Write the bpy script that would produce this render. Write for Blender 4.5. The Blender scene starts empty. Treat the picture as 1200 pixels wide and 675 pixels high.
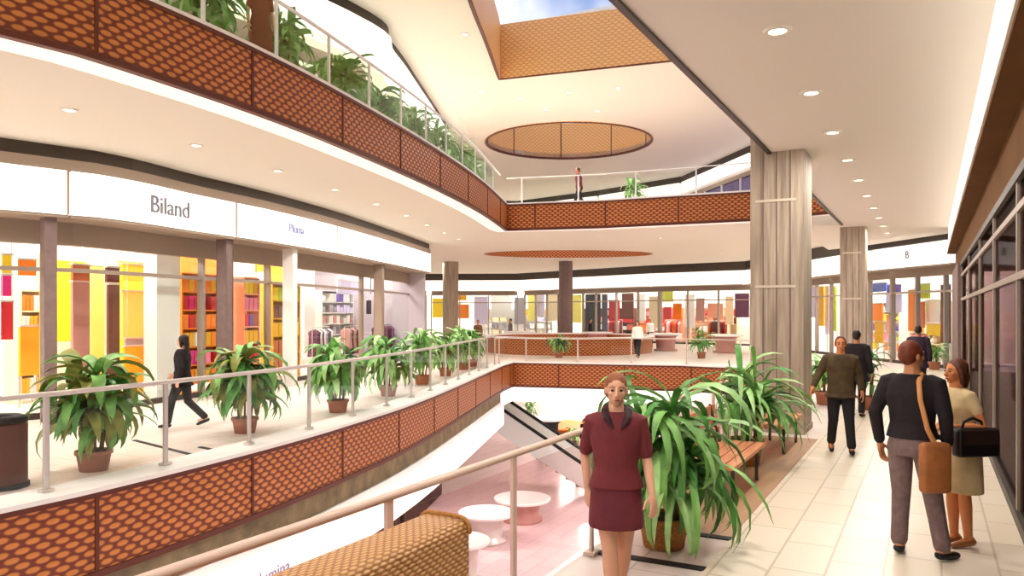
import bpy, bmesh, math, random
from mathutils import Vector, Matrix
from mathutils.geometry import tessellate_polygon
random.seed(7)
S = bpy.context.scene
COL = S.collection
PI = math.pi

# ------------------------------------------------------------------ camera
F, UC, VH, EYE = 900.0, 600.0, 366.0, 2.1
TH = math.radians(28.57)
CT, ST = math.cos(TH), math.sin(TH)
cam = bpy.data.cameras.new('camera'); co = bpy.data.objects.new('camera', cam); COL.objects.link(co)
co.location = (0, 0, EYE); co.rotation_euler = (PI/2, 0, TH)
cam.sensor_width = 36; cam.lens = F/1200*36; cam.shift_y = (VH-337.5)/1200
cam.clip_start = .05; cam.clip_end = 400
S.camera = co

def at(u, v, Z):
    """point of the horizontal plane Z seen at a pixel of the photograph"""
    D = F*(Z-EYE)/(VH-v); lat = (u-UC)/F*D
    return Vector((lat*CT - D*ST, lat*ST + D*CT, Z))
def atd(u, D, Z=0):
    lat = (u-UC)/F*D
    return Vector((lat*CT - D*ST, lat*ST + D*CT, Z))
def depth(p): return -p[0]*ST + p[1]*CT
def proj_u(p): return UC + F*(p[0]*CT+p[1]*ST)/depth(p)
def zof(v, D): return EYE + (VH-v)*D/F

# ------------------------------------------------------------------ materials
def lin(c):
    return tuple((x/255/12.92 if x/255 <= .04045 else ((x/255+.055)/1.055)**2.4) for x in c)
MATS = {}
def nt(m):
    m.use_nodes = True
    return m.node_tree, m.node_tree.nodes['Principled BSDF']
def mat(name, rgb, rough=.6, metal=0, noise=0.0, nscale=6, bump=0.0, emit=0, spec=.4):
    if name in MATS: return MATS[name]
    m = bpy.data.materials.new(name); t, b = nt(m)
    c = lin(rgb)
    b.inputs['Base Color'].default_value = (*c, 1); b.inputs['Roughness'].default_value = rough
    b.inputs['Metallic'].default_value = metal; b.inputs['Specular IOR Level'].default_value = spec
    if emit:
        b.inputs['Emission Color'].default_value = (*c, 1); b.inputs['Emission Strength'].default_value = emit
    if noise or bump:
        tc = t.nodes.new('ShaderNodeTexCoord'); n = t.nodes.new('ShaderNodeTexNoise')
        n.inputs['Scale'].default_value = nscale; n.inputs['Detail'].default_value = 4
        t.links.new(tc.outputs['Object'], n.inputs['Vector'])
        if noise:
            r = t.nodes.new('ShaderNodeValToRGB')
            r.color_ramp.elements[0].position = .3; r.color_ramp.elements[1].position = .7
            r.color_ramp.elements[0].color = (*[x*(1-noise) for x in c], 1)
            r.color_ramp.elements[1].color = (*[min(1, x*(1+noise)) for x in c], 1)
            t.links.new(n.outputs['Fac'], r.inputs[0]); t.links.new(r.outputs[0], b.inputs['Base Color'])
        if bump:
            bp = t.nodes.new('ShaderNodeBump'); bp.inputs['Strength'].default_value = bump
            bp.inputs['Distance'].default_value = .02
            t.links.new(n.outputs['Fac'], bp.inputs['Height']); t.links.new(bp.outputs[0], b.inputs['Normal'])
    MATS[name] = m
    return m

def glass_mat(name, tint, refl=.12):
    m = bpy.data.materials.new(name); m.use_nodes = True; t = m.node_tree; t.nodes.clear()
    o = t.nodes.new('ShaderNodeOutputMaterial'); mx = t.nodes.new('ShaderNodeMixShader')
    tr = t.nodes.new('ShaderNodeBsdfTransparent'); tr.inputs[0].default_value = (*tint, 1)
    g = t.nodes.new('ShaderNodeBsdfGlossy'); g.inputs['Roughness'].default_value = .03
    fr = t.nodes.new('ShaderNodeLayerWeight'); fr.inputs[0].default_value = .5
    pw = t.nodes.new('ShaderNodeMath'); pw.operation = 'POWER'; pw.inputs[1].default_value = 4
    ml = t.nodes.new('ShaderNodeMath'); ml.operation = 'MULTIPLY_ADD'; ml.inputs[1].default_value = refl*3; ml.inputs[2].default_value = refl*.2
    t.links.new(fr.outputs['Facing'], pw.inputs[0]); t.links.new(pw.outputs[0], ml.inputs[0]); t.links.new(ml.outputs[0], mx.inputs[0]); t.links.new(tr.outputs[0], mx.inputs[1])
    t.links.new(g.outputs[0], mx.inputs[2]); t.links.new(mx.outputs[0], o.inputs[0])
    MATS[name] = m
    return m

def mesh_metal(name, light, dark, p=.30, q=.085):
    """expanded-metal cladding: staggered flattened cells, in uv metres"""
    m = bpy.data.materials.new(name); t, b = nt(m); N = t.nodes; L = t.links
    uv = N.new('ShaderNodeUVMap'); sx = N.new('ShaderNodeSeparateXYZ'); L.new(uv.outputs[0], sx.inputs[0])
    def mth(op, a, bb=None):
        x = N.new('ShaderNodeMath'); x.operation = op
        for i, val in enumerate((a, bb)):
            if val is None: continue
            if isinstance(val, (int, float)): x.inputs[i].default_value = val
            else: L.new(val, x.inputs[i])
        return x.outputs[0]
    cu = mth('COSINE', mth('MULTIPLY', sx.outputs['X'], 2*PI/p))
    cv = mth('COSINE', mth('MULTIPLY', sx.outputs['Y'], PI/q))
    c2 = mth('COSINE', mth('MULTIPLY', sx.outputs['Y'], 2*PI/q))
    h = mth('ADD', mth('MULTIPLY', mth('MULTIPLY', cu, cv), 2.0), c2)
    r = N.new('ShaderNodeValToRGB'); r.color_ramp.interpolation = 'EASE'
    mr = N.new('ShaderNodeMapRange'); mr.inputs['From Min'].default_value = -1.5; mr.inputs['From Max'].default_value = 3
    L.new(h, mr.inputs['Value']); L.new(mr.outputs[0], r.inputs[0])
    r.color_ramp.elements[0].position = .10; r.color_ramp.elements[0].color = (*lin(dark), 1)
    r.color_ramp.elements[1].position = .5; r.color_ramp.elements[1].color = (*lin(light), 1)
    L.new(r.outputs[0], b.inputs['Base Color'])
    bp = N.new('ShaderNodeBump'); bp.inputs['Strength'].default_value = .5; bp.inputs['Distance'].default_value = .02
    L.new(mr.outputs[0], bp.inputs['Height']); L.new(bp.outputs[0], b.inputs['Normal'])
    b.inputs['Roughness'].default_value = .45; b.inputs['Metallic'].default_value = 0.0
    MATS[name] = m
    return m

def tile_mat(name, c1, c2, cm, w, h, rough=.35, mortar=.012):
    m = bpy.data.materials.new(name); t, b = nt(m); N = t.nodes; L = t.links
    tc = N.new('ShaderNodeTexCoord'); mp = N.new('ShaderNodeMapping')
    mp.inputs['Rotation'].default_value = (0, 0, PI/2); mp.inputs['Location'].default_value = (0, 1.56, 0)
    br = N.new('ShaderNodeTexBrick'); br.offset = .5
    L.new(tc.outputs['Object'], mp.inputs[0]); L.new(mp.outputs[0], br.inputs['Vector'])
    br.inputs['Color1'].default_value = (*lin(c1), 1); br.inputs['Color2'].default_value = (*lin(c2), 1)
    br.inputs['Mortar'].default_value = (*lin(cm), 1); br.inputs['Scale'].default_value = 1
    br.inputs['Mortar Size'].default_value = mortar; br.inputs['Brick Width'].default_value = w; br.inputs['Row Height'].default_value = h
    br.inputs['Mortar Smooth'].default_value = .3
    L.new(br.outputs['Color'], b.inputs['Base Color']); b.inputs['Roughness'].default_value = rough
    MATS[name] = m
    return m

def wood_mat(name, a, bcol, scale=9):
    m = bpy.data.materials.new(name); t, b = nt(m); N = t.nodes; L = t.links
    tc = N.new('ShaderNodeTexCoord'); mp = N.new('ShaderNodeMapping'); mp.inputs['Scale'].default_value = (1, .12, 1)
    n = N.new('ShaderNodeTexNoise'); n.inputs['Scale'].default_value = scale; n.inputs['Detail'].default_value = 5
    L.new(tc.outputs['Object'], mp.inputs[0]); L.new(mp.outputs[0], n.inputs['Vector'])
    r = N.new('ShaderNodeValToRGB'); r.color_ramp.elements[0].position = .35; r.color_ramp.elements[1].position = .65
    r.color_ramp.elements[0].color = (*lin(a), 1); r.color_ramp.elements[1].color = (*lin(bcol), 1)
    L.new(n.outputs['Fac'], r.inputs[0]); L.new(r.outputs[0], b.inputs['Base Color']); b.inputs['Roughness'].default_value = .5
    MATS[name] = m
    return m

def grain_mat(name, a, bcol):
    """board-marked concrete, streaked along the height"""
    m = bpy.data.materials.new(name); t, b = nt(m); N = t.nodes; L = t.links
    tc = N.new('ShaderNodeTexCoord'); mp = N.new('ShaderNodeMapping'); mp.inputs['Scale'].default_value = (9, 9, .5)
    n = N.new('ShaderNodeTexNoise'); n.inputs['Scale'].default_value = 1.6; n.inputs['Detail'].default_value = 6
    L.new(tc.outputs['Object'], mp.inputs[0]); L.new(mp.outputs[0], n.inputs['Vector'])
    r = N.new('ShaderNodeValToRGB'); r.color_ramp.elements[0].position = .3; r.color_ramp.elements[1].position = .7
    r.color_ramp.elements[0].color = (*lin(a), 1); r.color_ramp.elements[1].color = (*lin(bcol), 1)
    L.new(n.outputs['Fac'], r.inputs[0]); L.new(r.outputs[0], b.inputs['Base Color']); b.inputs['Roughness'].default_value = .75
    bp = N.new('ShaderNodeBump'); bp.inputs['Strength'].default_value = .3; bp.inputs['Distance'].default_value = .02
    L.new(n.outputs['Fac'], bp.inputs['Height']); L.new(bp.outputs[0], b.inputs['Normal'])
    MATS[name] = m
    return m

M_CEIL = mat('ceiling_paint', (236, 230, 216), .8)
M_ROOF = mat('roof_paint', (250, 244, 230), .8)
M_WHITE = mat('white_paint', (250, 248, 244), .6)
M_FLOOR = tile_mat('walkway_tiles', (246, 234, 214), (240, 224, 200), (212, 196, 172), .82, .41)
M_FLOOR2 = tile_mat('pale_floor_tiles', (240, 226, 218), (234, 218, 210), (205, 188, 180), 1.2, .6)
M_LFLOOR = tile_mat('pink_floor_tiles', (232, 208, 208), (226, 200, 202), (204, 176, 178), 1.2, .6, .18)
M_MESH = mesh_metal('expanded_copper_mesh', (204, 126, 54), (112, 40, 12), .22, .08)
M_MESH_TOP = mesh_metal('expanded_tan_mesh', (246, 196, 126), (222, 162, 102), .26, .10)
M_RAIL_BR = mat('dark_brown_metal', (92, 38, 20), .45)
M_STONE = mat('olive_grey_stone', (128, 112, 84), .8, noise=.35, nscale=3)
M_DARK = mat('dark_bronze', (60, 48, 38), .5)
M_TAUPE = mat('taupe_paint', (150, 132, 116), .7)
M_BLACK = mat('black_matte', (22, 18, 18), .6)
M_SIGN = mat('lit_sign_white', (255, 253, 250), .5, emit=.75)
M_COVE = mat('lit_cove_white', (255, 252, 246), .6, emit=.45)
M_CONC = grain_mat('board_marked_concrete', (138, 122, 104), (188, 172, 152))
M_CONC_D = mat('dark_pillar_paint', (120, 100, 96), .7, noise=.1)  # darker grey-brown paint for some pillars, walls and joints
M_POST = mat('pale_metal', (214, 206, 200), .35, metal=.4)
M_MULL = mat('warm_grey_mullion', (158, 142, 130), .45, metal=.3)
M_GLASS = glass_mat('clear_glass', (.95, .97, .96), .08)
M_GLASSP = glass_mat('pink_tinted_glass', (.96, .88, .89), .10)
M_GLASSD = glass_mat('dark_shop_glass', (.50, .40, .40), .03)
M_GLASSG = glass_mat('green_tinted_glass', (.88, .95, .91), .14)
M_WOOD = wood_mat('reddish_teak', (196, 122, 82), (226, 160, 116))
M_INLAY = wood_mat('brown_inlay', (160, 124, 92), (186, 150, 114), 5)
M_RATTAN = mesh_metal('woven_rattan', (220, 172, 112), (164, 108, 56), .06, .022)
M_LENS = mat('lamp_lens', (255, 244, 220), .4, emit=5)
M_TERRA = mat('terracotta', (176, 112, 84), .8, noise=.15)
M_WICKER = mat('wicker_pot', (184, 126, 66), .8, noise=.3, nscale=40, bump=.6)
M_SOIL = mat('soil', (60, 42, 30), .95, noise=.3, nscale=30)
M_LEAF = [mat('leaf_deep_green', (84, 146, 66), .45, noise=.35, nscale=5), mat('leaf_mid_green', (126, 180, 92), .45, noise=.35, nscale=5),
          mat('leaf_pale_green', (160, 204, 130), .45, noise=.3, nscale=5), mat('leaf_dark_glossy', (36, 110, 66), .35, noise=.3, nscale=5)]
M_LEAF.append(mat('leaf_olive', (136, 138, 62), .5, noise=.3, nscale=5))
M_STEM = mat('stem_brown', (112, 92, 58), .8)
M_LETTER = mat('grey_lettering', (120, 116, 122), .6)
M_LETTERB = mat('blue_grey_lettering', (160, 160, 196), .6)

# ------------------------------------------------------------------ object helpers
def obj(name, bm, m, parent=None, smooth=False):
    me = bpy.data.meshes.new(name)
    bmesh.ops.recalc_face_normals(bm, faces=bm.faces)
    if smooth:
        for f in bm.faces: f.smooth = True
    bm.to_mesh(me); bm.free()
    for x in (m if isinstance(m, (list, tuple)) else [m]): me.materials.append(x)
    o = bpy.data.objects.new(name, me); COL.objects.link(o)
    if parent: o.parent = parent
    return o
def tag(o, label, cat, group=None, kind=None):
    o['label'] = label; o['category'] = cat
    if group: o['group'] = group
    if kind: o['kind'] = kind
    return o
def thing(name, label, cat, loc=(0, 0, 0), rz=0, group=None):
    o = bpy.data.objects.new(name, None); COL.objects.link(o); o.empty_display_size = .1
    o.location = loc; o.rotation_euler = (0, 0, rz)
    return tag(o, label, cat, group)
def struct(name, bm, m, parent=None, smooth=False):
    o = obj(name, bm, m, parent, smooth)
    if not parent: o['kind'] = 'structure'
    return o
def sroot(name, loc=(0, 0, 0), rz=0):
    o = bpy.data.objects.new(name, None); COL.objects.link(o); o.location = loc; o.rotation_euler = (0, 0, rz)
    o['kind'] = 'structure'
    return o
def copy_tree(o, parent=None):
    c = o.copy(); COL.objects.link(c)
    if parent: c.parent = parent
    for ch in list(o.children): copy_tree(ch, c)
    return c
def B(): return bmesh.new()

def box(bm, c, s, rz=0, bev=0):
    M = Matrix.Translation(c) @ Matrix.Rotation(rz, 4, 'Z')
    g = bmesh.ops.create_cube(bm, size=1)['verts']
    for v in g: v.co = M @ Vector((v.co.x*s[0], v.co.y*s[1], v.co.z*s[2]))
    if bev:
        es = list({e for v in g for e in v.link_edges})
        bmesh.ops.bevel(bm, geom=es, offset=bev, segments=2, affect='EDGES', profile=.5)
    return bm
def cyl(bm, c, r, z0, z1, seg=20, r2=None):
    return lathe(bm, [(0, z0), (r, z0), (r if r2 is None else r2, z1), (0, z1)], c, seg)
def lathe(bm, prof, c=(0, 0), seg=24):
    rings = []
    for r, z in prof:
        if r < 1e-6: rings.append([bm.verts.new((c[0], c[1], z))])
        else: rings.append([bm.verts.new((c[0]+r*math.cos(2*PI*k/seg), c[1]+r*math.sin(2*PI*k/seg), z)) for k in range(seg)])
    for a, b in zip(rings, rings[1:]):
        if len(a) == 1 and len(b) == 1: continue
        for k in range(seg):
            k2 = (k+1) % seg
            if len(a) == 1: bm.faces.new((a[0], b[k], b[k2]))
            elif len(b) == 1: bm.faces.new((a[k], a[k2], b[0]))
            else: bm.faces.new((a[k], a[k2], b[k2], b[k]))
    return bm
def tube(bm, pts, rad, seg=10, flat=1.0, caps=True, up=None):
    """tapered round-ended tube through pts; flat squashes it across its second axis"""
    pts = [Vector(p) for p in pts]
    if not isinstance(rad, (list, tuple)): rad = [rad]*len(pts)
    P, R = list(pts), list(rad)
    if caps:
        d0 = (pts[0]-pts[1]).normalized(); d1 = (pts[-1]-pts[-2]).normalized()
        P = [pts[0]+d0*rad[0]*.9, pts[0]+d0*rad[0]*.55] + P + [pts[-1]+d1*rad[-1]*.55, pts[-1]+d1*rad[-1]*.9]
        R = [rad[0]*.3, rad[0]*.8] + R + [rad[-1]*.8, rad[-1]*.3]
    rings = []
    ref = None
    for i, p in enumerate(P):
        d = (P[min(i+1, len(P)-1)] - P[max(i-1, 0)])
        d = d.normalized() if d.length > 1e-9 else Vector((0, 0, 1))
        if ref is None:
            ref = Vector(up) if up else (Vector((0, 1, 0)) if abs(d.z) > .8 else Vector((0, 0, 1)))
        y = (ref - d*ref.dot(d))
        if y.length < 1e-5: y = d.orthogonal()
        y.normalize(); x = d.cross(y); ref = y
        rings.append([bm.verts.new(p + x*math.cos(2*PI*k/seg)*R[i] + y*math.sin(2*PI*k/seg)*R[i]*flat) for k in range(seg)])
    for a, b in zip(rings, rings[1:]):
        for k in range(seg): bm.faces.new((a[k], a[(k+1) % seg], b[(k+1) % seg], b[k]))
    bm.faces.new(list(reversed(rings[0]))); bm.faces.new(rings[-1])
    return bm
def ell(bm, c, r, rot=None, u=14, v=10):
    g = bmesh.ops.create_uvsphere(bm, u_segments=u, v_segments=v, radius=1)['verts']
    for x in g:
        p = Vector((x.co.x*r[0], x.co.y*r[1], x.co.z*r[2]))
        if rot is not None: p = rot @ p
        x.co = p + Vector(c)
    return bm
def loft(bm, rings, seg=20, power=2.0):
    """rings: (cx, cy, z, rx, ry) closed body"""
    R = []
    for cx, cy, z, rx, ry in rings:
        ring = []
        for k in range(seg):
            a = 2*PI*k/seg; ca, sa = math.cos(a), math.sin(a)
            ring.append(bm.verts.new((cx+rx*math.copysign(abs(ca)**(2/power), ca), cy+ry*math.copysign(abs(sa)**(2/power), sa), z)))
        R.append(ring)
    for a, b in zip(R, R[1:]):
        for k in range(seg): bm.faces.new((a[k], a[(k+1) % seg], b[(k+1) % seg], b[k]))
    bm.faces.new(list(reversed(R[0]))); bm.faces.new(R[-1])
    return bm

def text(name, body, size, loc, rz, m, parent=None, tilt=PI/2):
    c = bpy.data.curves.new(name, 'FONT'); c.body = body; c.size = size; c.extrude = .012; c.align_x = 'CENTER'; c.align_y = 'CENTER'
    tmp = bpy.data.objects.new('lettering_curve', c); COL.objects.link(tmp)
    me = bpy.data.meshes.new_from_object(tmp.evaluated_get(bpy.context.evaluated_depsgraph_get())); bpy.data.objects.remove(tmp); me.materials.clear(); me.materials.append(m)
    o = bpy.data.objects.new(name, me); COL.objects.link(o); o.location = loc; o.rotation_euler = (tilt, 0, rz)
    if parent: o.parent = parent
    return o
# ------------------------------------------------------------------ plan curves
def catmull(P, step=.5):
    P = [Vector((p[0], p[1])) for p in P]; Q = [P[0]*2-P[1]] + P + [P[-1]*2-P[-2]]; out = []
    for i in range(1, len(Q)-2):
        a, b, c, d = Q[i-1:i+3]; n = max(2, int((c-b).length/step))
        for k in range(n):
            t = k/n
            out.append(.5*((2*b)+(c-a)*t+(2*a-5*b+4*c-d)*t*t+(3*b-a-3*c+d)*t**3))
    out.append(P[-1]); return out
def normals(P):
    """unit vectors to the left of travel"""
    N = []
    for i in range(len(P)):
        a = P[max(i-1, 0)]; b = P[i]; c = P[min(i+1, len(P)-1)]
        n = Vector((0, 0))
        for d in ((b-a), (c-b)):
            if d.length > 1e-6: d = d.normalized(); n += Vector((-d.y, d.x))
        n.normalize(); N.append(n)
    return N
def offset(P, o):
    P = [Vector((p[0], p[1])) for p in P]; return [p+n*o for p, n in zip(P, normals(P))]
def arc(P):
    s = [0]
    for a, b in zip(P, P[1:]): s.append(s[-1]+(b-a).length)
    return s
def pt_at(P, s):
    A = arc(P)
    for i in range(len(P)-1):
        if s <= A[i+1] or i == len(P)-2:
            t = (s-A[i])/max(1e-9, A[i+1]-A[i]); d = (P[i+1]-P[i]).normalized()
            return P[i].lerp(P[i+1], t), d
def sub_curve(P, s0, s1):
    A = arc(P); out = [pt_at(P, s0)[0]]
    out += [p for p, s in zip(P, A) if s0+.02 < s < s1-.02]
    out.append(pt_at(P, s1)[0]); return out
def s_at_u(P, u):
    A = arc(P)
    for i in range(len(P)-1):
        if depth(P[i]) < .5 or depth(P[i+1]) < .5: continue
        ua, ub = proj_u(P[i]), proj_u(P[i+1])
        if (ua-u)*(ub-u) <= 0: return A[i] + (u-ua)/(ub-ua+1e-12)*(A[i+1]-A[i])
    return None
def ribbon(bm, P, z0, z1, o0, o1, s_start=0.0, cap=True):
    """solid band that follows P between left-offsets o0 and o1, heights z0 and z1, uv in metres"""
    uvl = bm.loops.layers.uv.verify()
    a = offset(P, o0); b = offset(P, o1); A = arc([Vector(p) for p in P])
    V = [[bm.verts.new((p.x, p.y, z)) for p in q for z in (z0, z1)] for q in (a, b)]
    def quad(vs, uvs):
        f = bm.faces.new(vs)
        for l, w in zip(f.loops, uvs): l[uvl].uv = w
    for i in range(len(P)-1):
        s, e = A[i]+s_start, A[i+1]+s_start
        for q in (0, 1):
            v = V[q]; quad((v[2*i], v[2*i+2], v[2*i+3], v[2*i+1]), ((s, z0), (e, z0), (e, z1), (s, z1)))
        w = abs(o1-o0)
        quad((V[0][2*i+1], V[0][2*i+3], V[1][2*i+3], V[1][2*i+1]), ((s, 0), (e, 0), (e, w), (s, w)))
        quad((V[0][2*i], V[0][2*i+2], V[1][2*i+2], V[1][2*i]), ((s, 0), (e, 0), (e, w), (s, w)))
    if cap:
        n = len(P)-1
        quad((V[0][0], V[0][1], V[1][1], V[1][0]), ((0, z0), (0, z1), (.1, z1), (.1, z0)))
        quad((V[0][2*n], V[0][2*n+1], V[1][2*n+1], V[1][2*n]), ((0, z0), (0, z1), (.1, z1), (.1, z0)))
    return bm
def slab(name, outer, holes, z0, z1, mtop, mbot, mside=None):
    bm = B(); polys = [[Vector((p[0], p[1], 0)) for p in q] for q in [outer]+holes]
    flat = [p for q in polys for p in q]
    T = tessellate_polygon(polys)
    top = [bm.verts.new((p.x, p.y, z1)) for p in flat]; bot = [bm.verts.new((p.x, p.y, z0)) for p in flat]
    for t in T:
        for vs, mi in (([top[i] for i in t], 0), ([bot[i] for i in t], 1)):
            try: bm.faces.new(vs).material_index = mi
            except ValueError: pass
    k = 0
    for q in polys:
        n = len(q)
        for i in range(n):
            f = bm.faces.new((bot[k+i], bot[k+(i+1) % n], top[k+(i+1) % n], top[k+i])); f.material_index = 2
        k += n
    return struct(name, bm, [mtop, mbot, mside or mbot])

v2 = lambda p: Vector((p[0], p[1]))
# edge of the hall's own level, seen at its white nosing
L0 = catmull([(-8.55, -8), (-8.5, -2), *[v2(at(u, v, 0)) for u, v in ((0, 597), (110, 573), (287, 529.5), (400, 498), (500, 465), (587, 428))]])
FAR0 = [v2(at(600, 424.5, 0)), v2(at(800, 428, 0)), Vector((-4.6, 29.4)), Vector((-2.65, 27.2))]
VOID0 = L0 + FAR0 + [Vector((-2.65, -8))]
SOF = 5.25      # soffit under the upper level
UP = 6.25       # upper level floor
ROOF = 11.3
CEI = 4.9       # ceiling over the near walkway
L1 = catmull([(-10.1, -8), (-10.1, -2), *[v2(at(u, v, SOF)) for u, v in ((0, 41), (107, 69), (290, 130), (400, 173), (500, 217), (560, 248), (592, 270))]])
FAR1 = [v2(at(700, 267, SOF)), v2(at(880, 258.5, SOF)), Vector((-2.45, 26.2))]
VOID1 = L1 + FAR1 + [Vector((-2.45, -8))]
# shop fronts to the left, at the dark line where sign band meets soffit
S0 = catmull([(-17.6, -8), (-17.2, -2), *[v2(at(u, v, SOF)) for u, v in ((0, 161), (133, 181), (233, 206), (320, 227), (400, 250), (462, 271), (503, 286))]])
CC = v2(atd(666, 41.5)); CR = 4.45
circle = [CC + Vector((math.cos(a), math.sin(a)))*CR for a in [2*PI*k/48 for k in range(48)]]
FARW = [Vector(p) for p in ((.78, 31.2), (-2.1, 35.3), (-5.0, 40.2), (-10.0, 48.5), (-16.3, 49.6), (-22, 52), (-29.5, 55), (-36, 52), (-41, 45))][::-1]
WALLX = .78

OUT = [(-46, -8), (.9, -8), (.9, 31), (3, 60), (-46, 60)]
slab('floor', OUT, [VOID0, circle], -1.0, 0.0, M_FLOOR2, M_CEIL, M_WHITE)
LAT = Vector((CT, ST)); DEP = Vector((-ST, CT))
oval = [CC + LAT*CR*math.cos(a)*1.02 + DEP*2.5*math.sin(a) for a in [2*PI*k/48 for k in range(48)]]
slab('floor_upper', OUT, [VOID1, oval], SOF, UP, M_FLOOR2, M_CEIL, M_WHITE)
slab('ceiling', [(-2.45, -8), (.54, -8), (.54, 31.4), (-2.2, 35.2), (-4.0, 37), (-4.0, 26.6), (-2.45, 26.6)], [], CEI, SOF-.004, M_CEIL, M_CEIL)
# walkway tiles, thin finish on the near side
bm = B(); box(bm, ((-1.62+.78)/2, 12.0, .004), (2.4, 40, .008)); struct('floor_walkway', bm, M_FLOOR)
bm = B(); box(bm, (-2.12, 10.4, .004), (.98, 6.3, .008)); struct('trim_1', bm, M_INLAY)
for y in (6.25, 7.2):
    bm = B(); box(bm, (-2.12, y, .006), (1.02, .10, .012)); struct('trim_2', bm, M_BLACK)
bm = B(); box(bm, (.55, 6.6, .006), (.46, .10, .012)); struct('trim_2', bm, M_BLACK)
for u0, v0, u1, v1 in ((158, 516, 225, 533), (235, 524, 268, 531)):
    a, b = at(u0, v0, 0), at(u1, v1, 0); bm = B(); tube(bm, [(a.x, a.y, 0), (b.x, b.y, 0)], .05, 8, .2); struct('trim_2', bm, M_BLACK)

# lower level
LF = -5.2
bm = B(); box(bm, (-20, 30, LF-.05), (60, 84, .1)); struct('floor_lower', bm, M_LFLOOR)

# roof with the big skylight well and the round one
sk_l = catmull([v2(at(u, v, ROOF)) for u, v in ((540, -60), (548, -8), (570, 50), (585, 92))], .8)
SKY = sk_l + [v2(at(790, 70, ROOF)), v2(at(905, 60, ROOF)), Vector((sk_l[0].x+10.5, sk_l[0].y))]
slab('ceiling_upper', OUT, [SKY, circle], ROOF, ROOF+.3, M_ROOF, M_ROOF)
WELL = 2.1
def well(name, P, m):
    r = sroot(name)
    closed = P + [P[0]]
    A = arc(closed); n = max(3, round(A[-1]/3.2)); 
    for k in range(n):
        q = sub_curve(closed, A[-1]*k/n, A[-1]*(k+1)/n)
        obj('panel', ribbon(B(), q, ROOF-.02, ROOF+WELL, 0, -.08, A[-1]*k/n), m, r)
        p, d = pt_at(closed, A[-1]*k/n); bm = B(); box(bm, (p.x, p.y, ROOF+WELL/2), (.05, .05, WELL)); obj('joint', bm, M_RAIL_BR, r)
    obj('edge_rail', ribbon(B(), closed, ROOF-.06, ROOF+.06, -.06, .05), M_RAIL_BR, r)
    return r
well('trim_3', SKY, M_MESH_TOP)
well('trim_4', circle, M_MESH_TOP)
def skylight(name, P, step):
    r = sroot(name)
    bm = B(); vs = [bm.verts.new((p.x, p.y, ROOF+WELL+.05)) for p in P]; bm.faces.new(vs); obj('pane', bm, M_GLASS, r)
    xs = [p.x for p in P]; ys = [p.y for p in P]
    y = min(ys)+step
    while y < max(ys)-.2:
        bm = B(); box(bm, ((min(xs)+max(xs))/2, y, ROOF+WELL+.1), (max(xs)-min(xs), .08, .12)); obj('glazing_bar', bm, M_WHITE, r); y += step
skylight('window_1', SKY, 3.5)
skylight('window_2', circle, 3.0)

# ------------------------------------------------------------------ balcony faces
def fascia(name, P, z0, z1, s_seam, L=2.7):
    r = sroot(name); A = arc(P)[-1]
    cuts = [s for s in [s_seam+L*k for k in range(-20, 40)] if .2 < s < A-.2]; cuts = [0]+cuts+[A]
    for a, b in zip(cuts, cuts[1:]):
        obj('panel', ribbon(B(), sub_curve(P, a, b), z0, z1-.08, -.09, -.02, a), M_MESH, r)
    for s in cuts[1:-1]:
        p, d = pt_at(P, s); bm = B(); box(bm, (p.x+d.y*.07, p.y-d.x*.07, (z0+z1)/2), (.05, .07, z1-z0-.06), math.atan2(d.y, d.x)); obj('joint', bm, M_RAIL_BR, r)
    obj('edge_rail', ribbon(B(), P, z1-.08, z1-.02, -.12, .0), M_RAIL_BR, r)
    obj('edge_rail', ribbon(B(), P, z0-.03, z0+.05, -.12, .0), M_RAIL_BR, r)
    return r
fascia('trim_5', L0, -1.0, 0, s_at_u(L0, 107))
fascia('trim_6', L1, SOF, UP, s_at_u(L1, 107))
fascia('trim_7', [L0[-1]]+FAR0, -1.0, 0, 1.2, 2.7)
fascia('trim_8', [L1[-1]]+FAR1, SOF, UP, 1.2, 2.7)
# white nosing on the edges
struct('trim_9', ribbon(B(), L0+FAR0, -.02, .035, -.12, .5), M_WHITE)
struct('trim_9', ribbon(B(), L1+FAR1, UP-.02, UP+.035, -.12, .4), M_WHITE)
# white cove strip round the underside of the upper level
struct('trim_10', ribbon(B(), L1+FAR1, SOF-.02, SOF+.01, .02, .5), M_COVE)
bm = B(); box(bm, (-2.47, 9.2, (CEI+SOF)/2-.01), (.07, 34.6, SOF-CEI+.05)); struct('trim_11', bm, M_DARK)
# under the hall's own level: stone course, white sign course, dark shop fronts of the level below
LOW = L0+FAR0
struct('trim_12', ribbon(B(), L0, -1.45, -1.0, .02, .5), M_STONE)
struct('trim_13', ribbon(B(), L0, -2.35, -1.62, -.12, .3), M_SIGN)
struct('trim_13', ribbon(B(), L0, -1.62, -1.45, -.03, .3), M_WHITE)
struct('trim_12', ribbon(B(), [L0[-1]]+FAR0, -1.62, -1.04, -.05, .3), M_SIGN)
s_ = s_at_u(offset(L0, -.14), 322); p, d = pt_at(offset(L0, -.14), s_)
t = thing('shop_sign', 'pale blue lettering on the curved white band below the stone course', 'sign', (p.x, p.y, 0), math.atan2(d.y, d.x))
text('lettering', 'lumina', .30, (0, 0, -1.98), 0, M_LETTERB, t)
bm = B(); box(bm, (0, .01, -1.98), (2.3, .02, .6)); obj('board', bm, M_SIGN, t)
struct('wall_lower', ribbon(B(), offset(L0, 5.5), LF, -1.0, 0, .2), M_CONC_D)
struct('wall_lower_back', ribbon(B(), offset([L0[-1]]+FAR0, 26), LF, -1.0, 0, .2), M_WHITE)
w = sroot('window_3'); off3 = offset(L0, 2.4)
obj('pane', ribbon(B(), off3, LF, -2.35, 0, .03), M_GLASSD, w)
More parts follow.
